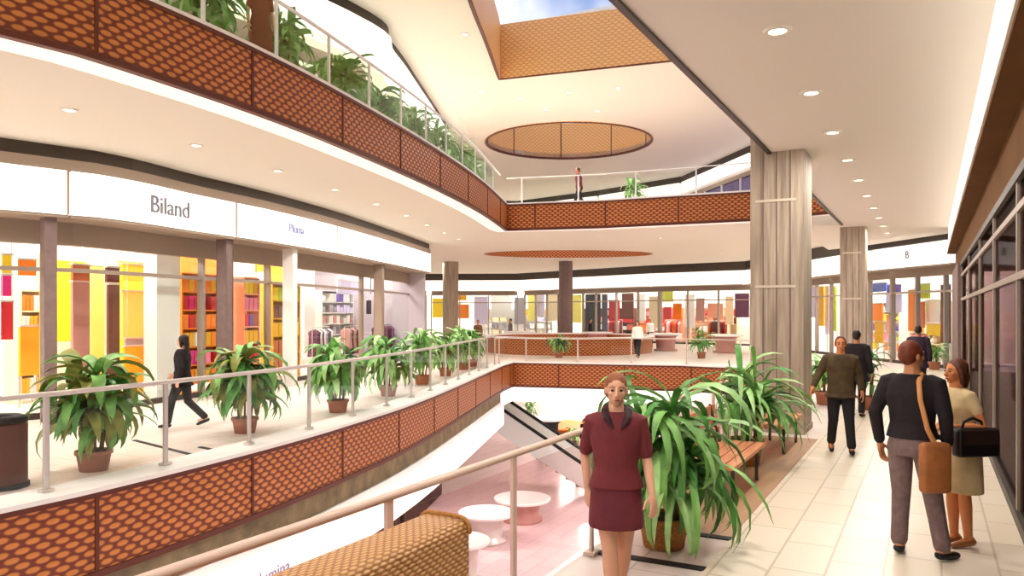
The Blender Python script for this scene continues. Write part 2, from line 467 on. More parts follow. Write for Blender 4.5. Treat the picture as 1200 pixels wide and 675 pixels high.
for k in range(9):
    p, d = pt_at(off3, 2+k*3.4); bm = B(); box(bm, (p.x, p.y, (LF-2.35)/2), (.12, .16, -2.35-LF), math.atan2(d.y, d.x)); obj('mullion', bm, M_DARK, w)
obj('header', ribbon(B(), off3, -2.6, -2.35, -.1, .1), M_DARK, w)
# brown parapet round the circular opening, upper and own level
def parapet(name, z0, z1, ring=None):
    r = sroot(name); c = (ring or circle)+[(ring or circle)[0]]; A = arc(c)[-1]
    for k in range(9): obj('panel', ribbon(B(), sub_curve(c, A*k/9, A*(k+1)/9), z0, z1, -.02, .08, A*k/9), M_MESH, r)
    return r
parapet('trim_14', -1.0, .8); parapet('trim_14', SOF-.02, UP+.8, oval)
struct('trim_15', ribbon(B(), circle+[circle[0]], .8, .88, -.14, .14), M_WHITE)

# ------------------------------------------------------------------ columns
def column(x0, x1, y0, y1, z0, z1, m, chips=True):
    r = sroot('column'); bm = B(); box(bm, ((x0+x1)/2, (y0+y1)/2, (z0+z1)/2), (x1-x0, y1-y0, z1-z0), 0, .025); obj('shaft', bm, m, r)
    for z in (2.55, 4.05):
        bm = B(); box(bm, ((x0+x1)/2-.02, y0-.004, z), (x1-x0-.22, .02, .045)); obj('pale_band', bm, mat('pale_concrete', (206, 192, 172), .7), r)
    bm = B(); box(bm, ((x0+x1)/2, (y0+y1)/2, z0+.05), (x1-x0+.03, y1-y0+.03, .1)); obj('plinth', bm, M_CONC, r)
    for k in range(3):
        bm = B(); box(bm, (x0+(x1-x0)*(k+1)/4, y0-.003, (z0+z1)/2), (.02, .014, z1-z0)); obj('board_joint', bm, M_CONC_D, r)
    return r
column(-2.8, -1.9, 13.95, 14.95, 0, SOF, M_CONC)
column(-2.62, -1.84, 27.4, 28.3, 0, SOF, M_CONC)
for x, y in ((-2.35, 14.4), (-2.23, 27.8)):
    bm = B(); box(bm, (x, y, (LF-1)/2), (.85, .85, -1-LF)); struct('column', bm, M_CONC)
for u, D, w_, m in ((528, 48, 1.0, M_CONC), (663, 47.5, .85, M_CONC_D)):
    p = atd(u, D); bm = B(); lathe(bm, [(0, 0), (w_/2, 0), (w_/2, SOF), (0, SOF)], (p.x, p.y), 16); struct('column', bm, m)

# ------------------------------------------------------------------ shop fronts
def front(idx, P, s0, s1, off, z0, z1, head, glass, n_mull, zt, mull=M_MULL, depth_m=.09):
    """one glazed shop front along P: header, glass, mullions, transom, base rail"""
    r = sroot('window_%d' % idx); q = sub_curve(P, s0, s1); A = arc(q)[-1]
    obj('pane', ribbon(B(), q, z0+.1, z1, off, off+.02), glass, r)
    obj('header', ribbon(B(), q, z1, head, off-.06, off+.15), M_TAUPE, r)
    obj('base_rail', ribbon(B(), q, z0, z0+.12, off-.05, off+.07), M_DARK, r)
    if zt: obj('transom', ribbon(B(), q, zt-.04, zt+.04, off-.06, off+.08), mull, r)
    qq = offset(q, off+.01)
    for k in range(n_mull+1):
        p, d = pt_at(qq, arc(qq)[-1]*k/n_mull); bm = B(); box(bm, (p.x, p.y, (z0+z1)/2), (.08, depth_m*2, z1-z0), math.atan2(d.y, d.x)); obj('mullion', bm, mull, r)
    return r
struct('trim_16', ribbon(B(), S0, 5.0, SOF, 0, .3), M_DARK)
struct('trim_17', ribbon(B(), S0, 4.78, 5.0, -.06, .3), M_TAUPE)
sA = arc(S0)[-1]
cut = [2.0] + [s_at_u(S0, u) for u in (72, 273, 349, 452)] + [sA]
scut = [2.0] + [s_at_u(S0, u) for u in (80, 274, 392, 462)] + [sA]
n_front = 4
for i, (a, b) in enumerate(zip(scut, scut[1:])):
    q = sub_curve(S0, a+.02, b-.02)
    t = thing('shop_sign', ['blank white lit sign board over the pink and yellow shop', 'white lit sign board with grey script over the yellow shop', 'white lit sign board with small blue lettering over the gold shelf shop',
              'blank white lit sign board over the clothes shop entrance', 'blank white lit sign board where the curved shop row ends'][i], 'sign')
    obj('board', ribbon(B(), q, 3.95, 4.78, -.1, .15), M_SIGN, t)
    obj('end_strip', ribbon(B(), sub_curve(S0, b-.06, b-.02), 3.95, 4.78, -.115, .15), M_TAUPE, t)
    for u, body, sz, m in ((196, 'Biland', .52, M_LETTER), (344, 'Pluma', .34, M_LETTERB)):
        s = s_at_u(S0, u)
        if a < s < b:
            p, d = pt_at(offset(S0, -.12), s); text('lettering', body, sz, (p.x, p.y, 4.4 if u > 300 else 4.36), math.atan2(d.y, d.x), m, t)
    obj('soffit_board', ribbon(B(), q, 3.9, 3.95, -.05, 1.0), M_TAUPE, t)
    front(n_front+i, S0, cut[i], cut[i+1], .95, 0, 3.45, 3.95, M_GLASS, (2, 1, 1, 1, 1)[i], 2.95)
n_front += len(cut)-1
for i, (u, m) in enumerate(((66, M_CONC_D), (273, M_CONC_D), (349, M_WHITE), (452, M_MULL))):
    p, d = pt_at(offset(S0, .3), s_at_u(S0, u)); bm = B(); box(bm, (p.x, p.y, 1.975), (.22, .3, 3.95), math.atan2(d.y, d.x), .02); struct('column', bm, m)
# end return of the row and its inside
endp, endd = pt_at(S0, sA)
bm = B(); a = endp; nrm = normals(S0)[-1]; bpt = endp+nrm*6
struct('wall_end', ribbon(B(), [a+nrm*.2, bpt], 0, SOF, -.1, .1), mat('lavender_grey_paint', (176, 164, 172), .7))
back = offset(S0, 5.5)
struct('wall_left', ribbon(B(), back, 0, SOF, 0, .15), M_WHITE)

# near right shop front
RW = [Vector((WALLX, 31)), Vector((WALLX, -6))]   # travelling towards the camera: left of travel is +x
r = sroot('window_%d' % n_front); n_front += 1
bm = B(); box(bm, (WALLX+.02, 10, 1.75), (.02, 30, 3.3)); obj('pane', bm, M_GLASSD, r)
for z in (2.46, 3.13):
    bm = B(); box(bm, (WALLX+.01, 10, z), (.07, 30, .07)); obj('transom', bm, M_MULL, r)
for y in (-1.5, 2.2, 5.6, 9.2, 12.5, 16, 20.4, 25):
    bm = B(); box(bm, (WALLX+.02, y, 1.75), (.08, .09, 3.5)); obj('mullion', bm, M_MULL, r)
bm = B(); box(bm, (WALLX+.02, 10, .06), (.12, 30, .12)); obj('base_rail', bm, M_DARK, r)
bm = B(); box(bm, (WALLX+.02, 10, 3.45), (.12, 30, .1)); obj('header', bm, M_DARK, r)
bm = B(); box(bm, (WALLX+.08, 11.5, 3.85), (.16, 39, .74)); struct('wall_right', bm, mat('brown_panel', (104, 72, 42), .9, noise=.1, nscale=2, spec=.1))
bm = B(); box(bm, (.66, 11.5, 4.17), (.28, 39, .06)); struct('trim_18', bm, MATS['brown_panel'])
bm = B(); box(bm, (WALLX, 28.1, 1.75), (.2, 6.2, 3.5)); struct('wall_right_end', bm, M_CONC_D)
for k in range(7):
    t = thing('shop_sign', 'lit white sign strip under the ceiling, segment above the dark glass shop', 'sign', group='white strips above the dark shop front')
    bm = B(); box(bm, (.545, -5.2+5.25*k, 4.54), (.05, 5.22, .7)); obj('board', bm, M_SIGN, t)
    bm = B(); box(bm, (.52, -5.2+5.25*k, 4.21), (.04, 5.22, .06)); obj('edge_strip', bm, M_WHITE, t)
bm = B(); box(bm, (5.2, 12, 2.4), (.2, 40, 5)); struct('wall_shop_back', bm, mat('maroon_wall', (84, 22, 26), .7, noise=.3, nscale=1.5))
bm = B(); box(bm, (3, 12, -.03), (4.4, 40, .06)); struct('floor_shop', bm, M_INLAY)
bm = B(); box(bm, (3, 12, 3.6), (4.4, 40, .1)); struct('ceiling_shop', bm, M_TAUPE)

bm = B(); box(bm, (3, -7.9, 1.75), (4.4, .1, 3.7)); struct('wall_light_block', bm, M_DARK)  # unseen wall, added to keep sky light out of the dark shop
# far shop fronts
FAR_RIM = FARW
fA = arc(FARW)
struct('trim_16', ribbon(B(), FARW, 4.72, SOF, .0, .3), M_DARK)
ucuts = [0.0, fA[1], fA[2], (fA[2]+fA[3])/2, fA[3], fA[4], fA[5], (fA[5]+fA[6])/2, fA[6], fA[7], fA[8]]
FARL = ['lit white sign board with a round grey mark at the end of the walkway', 'lit white sign board seen between the two big pillars', 'lit white sign board hidden partly by the big pillar',
        'lit white sign board over the orange display shop', 'lit white sign board over the red and white shop', 'lit white sign board over the dark fronted shop', 'lit white sign board above the round brown parapet',
        'lit white sign board beside the pale round pillar', 'lit white sign board over the amber shop behind the row end', 'lit white sign board deep behind the curved row'][::-1]
for i, (a, b) in enumerate(zip(ucuts, ucuts[1:])):
    q = sub_curve(FARW, a+.16, b-.16); t = thing('shop_sign', FARL[i], 'sign')
    obj('board', ribbon(B(), q, 3.85, 4.68, -.1, .15), M_SIGN, t)
    obj('soffit_board', ribbon(B(), q, 3.8, 3.85, -.05, .9), M_TAUPE, t)
    if i == 9:
        p, d = pt_at(offset(FARW, -.12), s_at_u(FARW, 1066)); text('lettering', 'B', .42, (p.x, p.y, 4.3), math.atan2(d.y, d.x), M_LETTER, t)
    front(n_front+i, FARW, a, b, .85, 0, 3.5, 3.85, M_GLASS, 3, 2.9)
n_front += len(ucuts)-1
struct('wall_back', ribbon(B(), offset(FARW, 5), 0, SOF, 0, .15), M_WHITE)

# upper level: shop row and far wall
US = catmull([(-17.2, -8), (-16.4, 4), *[v2(at(u, v, ROOF)) for u, v in ((408, 0), (460, 50), (493, 98))], (-21, 32)])
struct('trim_16', ribbon(B(), US, ROOF-.35, ROOF, 0, .3), M_DARK)
uA = arc(US)[-1]
ucut = [2, uA*.3, uA*.5, uA*.68, uA*.84, uA-.1]
for i, (a, b) in enumerate(zip(ucut, ucut[1:])):
    q = sub_curve(US, a+.1, b-.1)
    t = thing('shop_sign', 'lit white sign board over the %s upper shop front' % ('first glazed', 'second glazed', 'middle glazed', 'curving', 'last curved')[i], 'sign')
    obj('board', ribbon(B(), q, ROOF-1.5, ROOF-.36, -.1, .15), M_SIGN, t)
    front(n_front+i, US, a, b, .8, UP, ROOF-1.9, ROOF-1.45, M_GLASSG, 3, UP+2.9)
n_front += 5
struct('wall_left_upper', ribbon(B(), offset(US, 5), UP, ROOF, 0, .15), M_WHITE)
FU = [Vector(p) for p in ((-2, 33.2), (-8.6, 43.3), (-14.8, 51.2), (-22, 54), (-30, 56), (-38, 50), (-40, 40))][::-1]
struct('trim_16', ribbon(B(), FU, ROOF-.4, ROOF, 0, .3), M_DARK)
fuA = arc(FU)
for i, (a, b) in enumerate(zip(fuA, fuA[1:])):
    q = sub_curve(FU, a+.2, b-.2)
    t = thing('shop_sign', 'lit white sign board on the upper level %s' % ('where the far wall turns', 'deep beyond the far parapet', 'above the far parapet', 'behind the round skylight well', 'over the purple tinted glass', 'behind the big concrete pillar')[i], 'sign')
    obj('board', ribbon(B(), q, ROOF-1.15, ROOF-.42, -.1, .15), M_SIGN, t)
    front(n_front+i, FU, a, b, .6, UP, ROOF-1.4, ROOF-1.15, glass_mat('purple_glass_%d' % i, (.46, .44, .64), .1) if i > 3 else M_GLASS, 4, UP+2.2, M_WHITE)
n_front += 6
struct('wall_back_upper', ribbon(B(), offset(FU, 4.5), UP, ROOF, 0, .15), M_WHITE)
bm = B(); box(bm, (.9, 12, 8.8), (.2, 40, 5)); struct('wall_right_upper', bm, M_WHITE)

# ------------------------------------------------------------------ glass railings
def railing(label, P, z, h, s0, step, glass, post=M_POST, hr=.032, every=1):
    t = thing('glass_railing', label, 'railing'); A = arc(P)[-1]
    n = max(1, int((A-s0)/step)); ss = [s0+step*k for k in range(n+1) if s0+step*k < A-.05]
    tops = sub_curve(P, max(0, s0-step*.8), A-.02)
    obj('handrail', tube(B(), [(p.x, p.y, z+h) for p in tops], hr, 8), post, t, True)
    for s in ss:
        p, d = pt_at(P, s); bm = B(); box(bm, (p.x, p.y, z+h/2), (.055, .03, h), math.atan2(d.y, d.x), .006); box(bm, (p.x, p.y, z+.02), (.14, .1, .03), math.atan2(d.y, d.x)); obj('post', bm, post, t)
    for a, b in zip(ss, ss[1:]):
        obj('glass_panel', ribbon(B(), sub_curve(P, a+.06, b-.06), z+.1, z+h-.1, -.006, .006), glass, t)
    return t
inL0 = offset(L0, .22); inL1 = offset(L1, .2)
railing('glass railing with pale posts along the curved balcony with potted plants', inL0, .035, 1.12, s_at_u(inL0, 53)-5.1, 1.7, M_GLASS)
railing('glass railing with white posts along the upper curved balcony', inL1, UP+.035, 1.1, 4, 1.7, M_GLASSG, M_WHITE)
railing('low glass railing along the straight far edge of the opening', offset([L0[-1]]+FAR0[:-1], .25), .035, 1.0, .6, 2.2, M_GLASS, M_POST, .02)
railing('glass railing above the straight copper band of the upper level', offset([L1[-1]]+FAR1[:-1], .25), UP+.035, 1.0, .6, 2.2, M_GLASS, M_WHITE, .02)
RR = [Vector((-2.58, y*.5)) for y in range(0, 28)]
railing('pink tinted glass railing with tan handrail beside the tiled walkway', RR, 0, 1.1, 3.3-1.4*2, 1.42, M_GLASSP, mat('tan_metal', (224, 196, 178), .4), .027)

# ------------------------------------------------------------------ lamps
def lamp(name, loc, power, size, color=(1, .955, .89), down=True, spread=PI):
    l = bpy.data.lights.new(name, 'AREA'); l.shape = 'DISK'; l.size = size; l.energy = power; l.color = color; l.spread = spread
    o = bpy.data.objects.new(name, l); COL.objects.link(o); o.location = loc
    if not down: o.rotation_euler = (PI, 0, 0)
    return o
proto_light = None
def downlight(p, z, label, group, power, r=.11, lampsize=.2):
    global proto_light
    if proto_light is None:
        t = thing('ceiling_light', label, 'ceiling light', (0, 0, 0))
        obj('trim_ring', lathe(B(), [(.085, 0), (.085, -.02), (.125, -.02), (.135, .0), (.085, 0)], (0, 0), 20), M_CEIL, t)
        obj('lens', lathe(B(), [(0, -.008), (.085, -.008), (.085, 0), (0, 0)], (0, 0), 20), M_LENS, t)
        proto_light = t
    else: t = copy_tree(proto_light)
    t.location = (p[0], p[1], z); t['label'] = label; t['category'] = 'ceiling light'; t['group'] = group
    k = r/.11; t.scale = (k, k, 1)
    if power: lamp('downlight', (p[0], p[1], z-.04), power, lampsize)
for k in range(13):
    downlight((-1.33, .6+2.45*k), CEI, 'round recessed downlight in the ceiling above the tiled walkway', 'downlights over the walkway', 60, .115)
off1 = offset(L1, 2.5)
for k in range(14):
    p, d = pt_at(off1, 4.5+2.7*k)
    if p.y < 30: downlight(p, SOF, 'round recessed downlight in the cream soffit below the upper curved balcony', 'downlights in the curved soffit', 90)
for u, v in ((445, 60), (452, 108), (563, 108), (610, 115), (667, 108), (725, 103), (700, 130), (640, 128), (545, 40)):
    downlight(at(u, v, ROOF), ROOF, 'small recessed spot in the cream roof between the two skylights', 'spots in the roof', 150, .13)
for x, y in ((-6, 31), (-10, 31.5), (-5.5, 35.5), (-10, 42), (-14, 45), (-22, 46), (-27, 40), (-26, 33), (-22, 30.5), (-20, 27), (-31, 47)):
    downlight((x, y), SOF, 'round recessed downlight in the far soffit around the brown ring', 'downlights in the far soffit', 110)
def shop_lamp(p, z, power, col=(1, .96, .9), size=1.2): lamp('shop_lamp', (p.x, p.y, z), power, size, col)
for i in range(9):
    p, d = pt_at(offset(S0, 2.9), 4+i*(sA-6)/8); shop_lamp(p, SOF-.1, 260)
for i in range(12):
    p, d = pt_at(offset(FARW, 2.6), 1.5+i*(fA[-1]-3)/11); shop_lamp(p, SOF-.1, 300)
for i in range(6):
    p, d = pt_at(offset(US, 2.6), 5+i*(uA-8)/5); shop_lamp(p, ROOF-.3, 260)
for i in range(6):
    p, d = pt_at(offset(FU, 2.3), 2+i*(fuA[-1]-4)/5); shop_lamp(p, ROOF-.3, 260)
for y in (4, 10, 17, 23): lamp('shop_lamp', (2.8, y, 3.5), 22, .6, (1, .8, .75))
for x, y in ((-6, 38), (-12, 44), (-20, 47), (-5, 6), (-5.5, 14), (-8, 22), (-12, 32), (-16, 38), (-4, 34), (-20, 44), (-13, 10), (-14, 20)):
    lamp('hall_lamp', (x, y, -1.1), 260, .8)

# world: pale sky with clouds
wd = bpy.data.worlds.new('world'); S.world = wd; wd.use_nodes = True; t = wd.node_tree; N = t.nodes; L = t.links
bg = N['Background']; tc = N.new('ShaderNodeTexCoord'); ns = N.new('ShaderNodeTexNoise'); ns.inputs['Scale'].default_value = 3.2; ns.inputs['Detail'].default_value = 5
rp = N.new('ShaderNodeValToRGB'); rp.color_ramp.elements[0].position = .42; rp.color_ramp.elements[0].color = (*lin((70, 118, 190)), 1)
rp.color_ramp.elements[1].position = .62; rp.color_ramp.elements[1].color = (*lin((250, 248, 245)), 1)
sp = N.new('ShaderNodeSeparateXYZ'); L.new(tc.outputs['Generated'], sp.inputs[0])
mr = N.new('ShaderNodeMapRange'); mr.inputs['From Min'].default_value = .05; mr.inputs['From Max'].default_value = .35; L.new(sp.outputs['Z'], mr.inputs['Value'])
mx = N.new('ShaderNodeMix'); mx.data_type = 'RGBA'; mx.inputs['A'].default_value = (*lin((255, 247, 236)), 1)
L.new(tc.outputs['Generated'], ns.inputs['Vector']); L.new(ns.outputs['Fac'], rp.inputs[0]); L.new(mr.outputs[0], mx.inputs['Factor']); L.new(rp.outputs[0], mx.inputs['B'])
L.new(mx.outputs['Result'], bg.inputs['Color']); bg.inputs['Strength'].default_value = 1.6
# ------------------------------------------------------------------ plants
def leaf(bm, base, az, e0, droop, length, w, mi, twist=0.0):
    n = 7; p = Vector(base); e = e0; rows = []
    for i in range(n+1):
        t = i/n; d = Vector((math.cos(az)*math.cos(e), math.sin(az)*math.cos(e), math.sin(e)))
        side = Vector((-math.sin(az), math.cos(az), 0)); up = side.cross(d)*-1
        ww = w*(math.sin(PI*min(1, .12+.88*t))**.75 if t < 1 else .02)*.5 + .001
        sd = (side*math.cos(twist)+up*math.sin(twist))
        rows.append([bm.verts.new(p-sd*ww+up*ww*.35), bm.verts.new(p), bm.verts.new(p+sd*ww+up*ww*.35)])
        p = p + d*(length/n); e -= droop/n
    for a, b in zip(rows, rows[1:]):
        for k in (0, 1):
            f = bm.faces.new((a[k], a[k+1], b[k+1], b[k])); f.material_index = mi; f.smooth = True
def plant(label, loc, h, spread, pot, n=60, leaf_w=.06, greens=(0, 1, 2), group=None, canes=4, pot_r=.2, pot_h=.26, droop=2.4, seed=1, low=.35, name='potted_plant', rail=None, gap=.1):
    rnd = random.Random(seed); t = thing(name, label, 'plant', loc, 0, group)
    if pot is not None:
        obj('pot', lathe(B(), [(0, 0), (pot_r*.78, 0), (pot_r*.95, pot_h*.8), (pot_r*1.05, pot_h*.82), (pot_r*1.05, pot_h), (pot_r*.93, pot_h), (pot_r*.9, pot_h*.86), (0, pot_h*.86)], (0, 0), 24), pot, t, True)
        obj('soil', lathe(B(), [(0, pot_h*.84), (pot_r*.9, pot_h*.84), (pot_r*.88, pot_h*.9), (0, pot_h*.92)], (0, 0), 20), M_SOIL, t)
    else: pot_h = .05
    tops = []
    for k in range(canes):
        a = 2*PI*k/canes + rnd.random(); rr = pot_r*.45
        ht = h*(low + (.62-low)*((k+1)/canes)) if canes > 1 else h*.6
        b = Vector((rr*math.cos(a), rr*math.sin(a), pot_h*.86)); tp = Vector((spread*.25*math.cos(a), spread*.25*math.sin(a), ht))
        obj('stem', tube(B(), [b, b.lerp(tp, .5)+Vector((0, 0, .03)), tp], [.02, .016, .012], 7), M_STEM, t, True); tops.append((b, tp))
    bm = B()
    for i in range(n):
        b, tp = tops[i % canes]; f = .35+.65*rnd.random()
        base = b.lerp(tp, f); az = rnd.random()*2*PI; e0 = .3+1.15*rnd.random()*f
        L_ = spread*(.7+.45*rnd.random())
        leaf(bm, base, az, e0, droop*(.6+.6*rnd.random()), L_, leaf_w*(.7+.6*rnd.random()), rnd.randrange(len(greens)), rnd.uniform(-.4, .4))
    zt = max(v.co.z for v in bm.verts)
    for v in bm.verts:
        if v.co.z < .03: v.co.z = .03+.01*rnd.random()
    if rail is not None:
        for v in bm.verts:
            w_ = Vector((v.co.x+loc[0], v.co.y+loc[1])); best = None
            for a_, b_ in zip(rail, rail[1:]):
                e_ = b_-a_; k_ = max(0, min(1, (w_-a_).dot(e_)/e_.length_squared)); c_ = a_+e_*k_; dd_ = (w_-c_).length
                if best is None or dd_ < best[0]: best = (dd_, c_, Vector((-e_.y, e_.x)).normalized())
            sgn_ = (w_-best[1]).dot(best[2])
            if sgn_ < gap:
                m_ = best[2]*(gap+.04*math.sin(7*v.co.z+3*v.co.x) - sgn_*.12*(sgn_ < 0) - sgn_); v.co.x += m_.x; v.co.y += m_.y
    obj('foliage', bm, [M_LEAF[g] for g in greens], t)
    return t
def gp(u, v, Z=0):
    p = at(u, v, Z); return (p.x, p.y, Z+ (.0 if Z else .0))
# along the curved balcony
for i, (u, v, h, sp, n) in enumerate(((110, 551, 2.2, .85, 130), (287, 507, 2.2, .9, 130), (396, 483, 2.2, .85, 110), (455, 463, 2.2, .85, 90), (495, 449, 2.2, .85, 80), (522, 441, 2.2, .85, 70), (543, 436, 2.2, .85, 60), (570, 431, 2.2, .8, 60))):
    lab = ['bushy drooping plant in terracotta pot, first along the balcony beside the dark bin', 'bushy plant in terracotta pot right behind the walking person in black', 'leafy potted plant behind the railing, third along the curved balcony',
           'leafy potted plant behind the railing, fourth along the curved balcony', 'leafy potted plant behind the railing, fifth along the curved balcony', 'leafy potted plant behind the railing, sixth along the curved balcony',
           'leafy potted plant behind the railing, seventh along the curved balcony', 'last leafy potted plant of the curved balcony row, at the corner'][i]
    g_ = gp(u, v)
    if i > 2: q_ = offset(L0, 1.0); w_ = pt_at(q_, s_at_u(q_, u) or arc(q_)[-1]-.8)[0]; g_ = (w_.x, w_.y, 0)
    plant(lab, g_, h, sp, M_TERRA, n, random.Random(i).uniform(.14, .17), (0, 1, 4) if i < 2 else (0, 1, 2), 'potted plants along the curved balcony', 5, .22, .27, 2.6, 10+i, .4, rail=inL0)
# beside the tiled walkway
plant('tall drooping plant in a wicker pot beside the person in the maroon shirt', (-2.1, 6.7, .012), 2.15, 1.0, M_WICKER, 190, .08, (0, 1, 2), None, 6, .23, .27, 3.0, 31, .35, rail=RR[::-1])
plant('pale green arching plant between the two benches near the concrete pillar', (-2.25, 10.85, .008), 1.95, .95, M_WICKER, 140, .075, (0, 1, 2), None, 5, .25, .35, 2.4, 32, .45, rail=RR[::-1])
for i, (u, D, h, sp, gr, lab) in enumerate(((966, 17.5, 1.45, .7, (1, 2), 'light green plant behind the concrete pillar and the walking person'), (1016, 16.5, 2.0, .55, (3, 0), 'tall dark green plant standing behind the person in olive jacket'),
        (655, 35.5, 1.5, .7, (1, 3), 'green plant standing by the far railing before the round parapet'), (822, 35, 1.8, .9, (0, 1), 'green plant standing left of the concrete pillar by the far railing'), (1095, 28, 1.3, .6, (1, 2), 'small plant at the end of the walkway before the display shop'))):
    p = atd(u, D); plant(lab, (p.x, p.y, 0), h, sp, M_TERRA, 60, .09, gr, None, 4, .2, .3, 2.3, 50+i, .4)
# upper balcony
for i in range(9):
    p, d = pt_at(offset(L1, .95), s_at_u(L1, 107)+.4+2.2*i)
    plant('leafy plant behind the upper railing, %s from the near end' % ['first', 'second', 'third', 'fourth', 'fifth', 'sixth', 'seventh', 'eighth', 'ninth'][i], (p.x, p.y, UP), 1.9, .85, M_TERRA, 75, .13, (1, 2), 'plants along the upper balcony', 4, .22, .3, 2.3, 70+i, .5, rail=inL1)
p = atd(742, 31.5); plant('bright green plant on the upper level above the straight copper band', (p.x, p.y, UP), 2.0, .7, M_TERRA, 50, .1, (1, 2), None, 4, .2, .3, 2.2, 90, .5)

# ------------------------------------------------------------------ benches, bin, rattan divider
def bench(label, x, y, L):
    t = thing('bench', label, 'bench', (x, y, .008), 0, 'wooden benches along the walkway')
    for k in range(4):
        bm = B(); box(bm, (-.21+.14*k, 0, .42), (.125, L, .05), 0, .012); obj('seat_slat', bm, M_WOOD, t)
    for k in range(3):
        bm = B(); box(bm, (-.32-.03*k, 0, .56+.14*k), (.035, L, .12), 0, .01); obj('back_slat', bm, M_WOOD, t)
    for sy in (-1, 1):
        f = bm = B()
        for px in (-.2, .2): tube(bm, [(px, sy*(L/2-.22), 0), (px, sy*(L/2-.22), .4)], .022, 8)
        tube(bm, [(-.24, sy*(L/2-.22), .38), (.24, sy*(L/2-.22), .38)], .02, 8); tube(bm, [(-.24, sy*(L/2-.22), .38), (-.38, sy*(L/2-.22), .9)], .02, 8)
        obj('leg_frame', bm, M_DARK, t)
    return t
bench('tan slatted wooden bench closest to the drooping plant', -2.1, 9.2, 1.75)
bench('tan slatted wooden bench closest to the concrete pillar', -2.1, 12.45, 1.6)
p = at(2, 571, 0); t = thing('waste_bin', 'dark brown cylindrical waste bin with pale stripe behind the curved railing', 'bin', (p.x, p.y, 0))
obj('body', lathe(B(), [(0, 0), (.25, 0), (.27, .04), (.27, .74), (.25, .78), (0, .78)], (0, 0), 28), M_RAIL_BR, t, True)
obj('base_ring', lathe(B(), [(.24, 0), (.29, 0), (.29, .05), (.24, .05)], (0, 0), 28), M_BLACK, t)
obj('lid', lathe(B(), [(.11, .78), (.27, .78), (.27, .84), (.2, .87), (.11, .85)], (0, 0), 28), M_BLACK, t, True)
bm = B(); box(bm, (.2, -.2, .4), (.07, .05, .76), PI/4); obj('stripe', bm, M_POST, t)
t = thing('rattan_divider', 'low woven tan rattan divider with rounded top beside the handrail', 'divider', (-2.36, 0, 0))
def rattan(y0, y1):
    bm = B(); uvl = bm.loops.layers.uv.verify(); prof = []
    hw, H_, cr = .16, .98, .07
    for k in range(13):
        a = PI*k/12; prof.append(((hw-cr)*(1 if k < 6 else -1 if k > 6 else 0)+cr*math.cos(a), H_-cr+cr*math.sin(a)))
    prof = [(hw, .06), (hw, .3), (hw, .6)]+prof+[(-hw, .6), (-hw, .3), (-hw, .06)]
    s = [0]
    for a, b in zip(prof, prof[1:]): s.append(s[-1]+math.hypot(b[0]-a[0], b[1]-a[1]))
    ys = [y0+(y1-y0)*i/10 for i in range(11)]
    R = [[bm.verts.new((x, y, z)) for x, z in prof] for y in ys]
    for i in range(10):
        for k in range(len(prof)-1):
            f = bm.faces.new((R[i][k], R[i][k+1], R[i+1][k+1], R[i+1][k])); f.smooth = True
            for l, w_ in zip(f.loops, ((ys[i], s[k]), (ys[i], s[k+1]), (ys[i+1], s[k+1]), (ys[i+1], s[k]))): l[uvl].uv = w_
    bm.faces.new(R[0]); bm.faces.new(list(reversed(R[-1]))); return bm
obj('woven_body', rattan(1.3, 3.55), M_RATTAN, t)
bm = B(); box(bm, (0, 2.42, .03), (.26, 2.2, .06)); obj('plinth', bm, M_DARK, t)
obj('end_band', tube(B(), [((.09 if k < 6 else -.09 if k > 6 else 0)+.075*math.cos(PI*k/12), 3.55, .91+.075*math.sin(PI*k/12)) for k in range(13)], .014, 8), M_WICKER, t, True)

# ------------------------------------------------------------------ display goods
def cmat(c): return mat('paint_%d_%d_%d' % c, c, .55)
NAMES = {'yellow': (246, 214, 40), 'pale yellow': (242, 232, 120), 'gold': (228, 170, 32), 'orange': (240, 132, 36), 'magenta': (216, 34, 128), 'pink': (236, 130, 160), 'red': (208, 40, 48), 'terracotta': (190, 104, 66),
         'dusty rose': (190, 136, 128), 'dark red': (110, 30, 28), 'brown': (112, 62, 44), 'white': (244, 242, 240), 'violet': (112, 84, 170), 'pale violet': (214, 204, 236), 'blue': (76, 96, 190), 'grey': (160, 158, 168), 'black': (34, 28, 34),
         'olive': (150, 150, 60), 'lime': (190, 206, 50), 'cream': (244, 226, 188), 'salmon': (240, 160, 128), 'plum': (92, 50, 76), 'teal': (60, 140, 130), 'slate': (96, 92, 110)}
def on_curve(P, off, u, v=None):
    q = offset(P, off); s = s_at_u(q, u)
    if s is None: s = arc(q)[-1]-.6 if P is S0 else None
    if s is None: return None
    p, d = pt_at(q, s); return p, d, s
def panel(P, off, u0, u1, v0, v1, colour, label, name='display_banner', base=0, floor_stand=False):
    a, b = on_curve(P, off, u0), on_curve(P, off, u1)
    if a is None or b is None: return
    pa, pb = a[0], b[0]; c = (pa+pb)/2; D = depth(c); z0, z1 = zof(v1, D), zof(v0, D); z0 = max(base+.04, z0)
    d = (pb-pa); L_ = d.length; rz = math.atan2(d.y, d.x)
    t = thing(name, label, 'display panel', (c.x, c.y, base), rz)
    bm = B(); box(bm, (0, 0, (z0+z1)/2-base), (L_, .07, z1-z0), 0, .01); obj('board', bm, cmat(NAMES[colour]), t)
    bm = B(); box(bm, (0, 0, z1-base+.02), (L_+.04, .1, .04)); obj('top_rail', bm, M_POST, t)
    if floor_stand or z0-base < 1.2:
        for sx in (-1, 1):
            bm = B(); box(bm, (sx*(L_/2-.04), .06, (z0-base)/2+.02), (.05, .05, z0-base+.04)); obj('foot', bm, M_POST, t)
    else:
        for sx in (-1, 1):
            bm = B(); tube(bm, [(sx*L_*.4, 0, z1-base), (sx*L_*.4, 0, SOF-.02)], .008, 6, caps=False); obj('hanger', bm, M_POST, t)
    return t
_boxes = {}
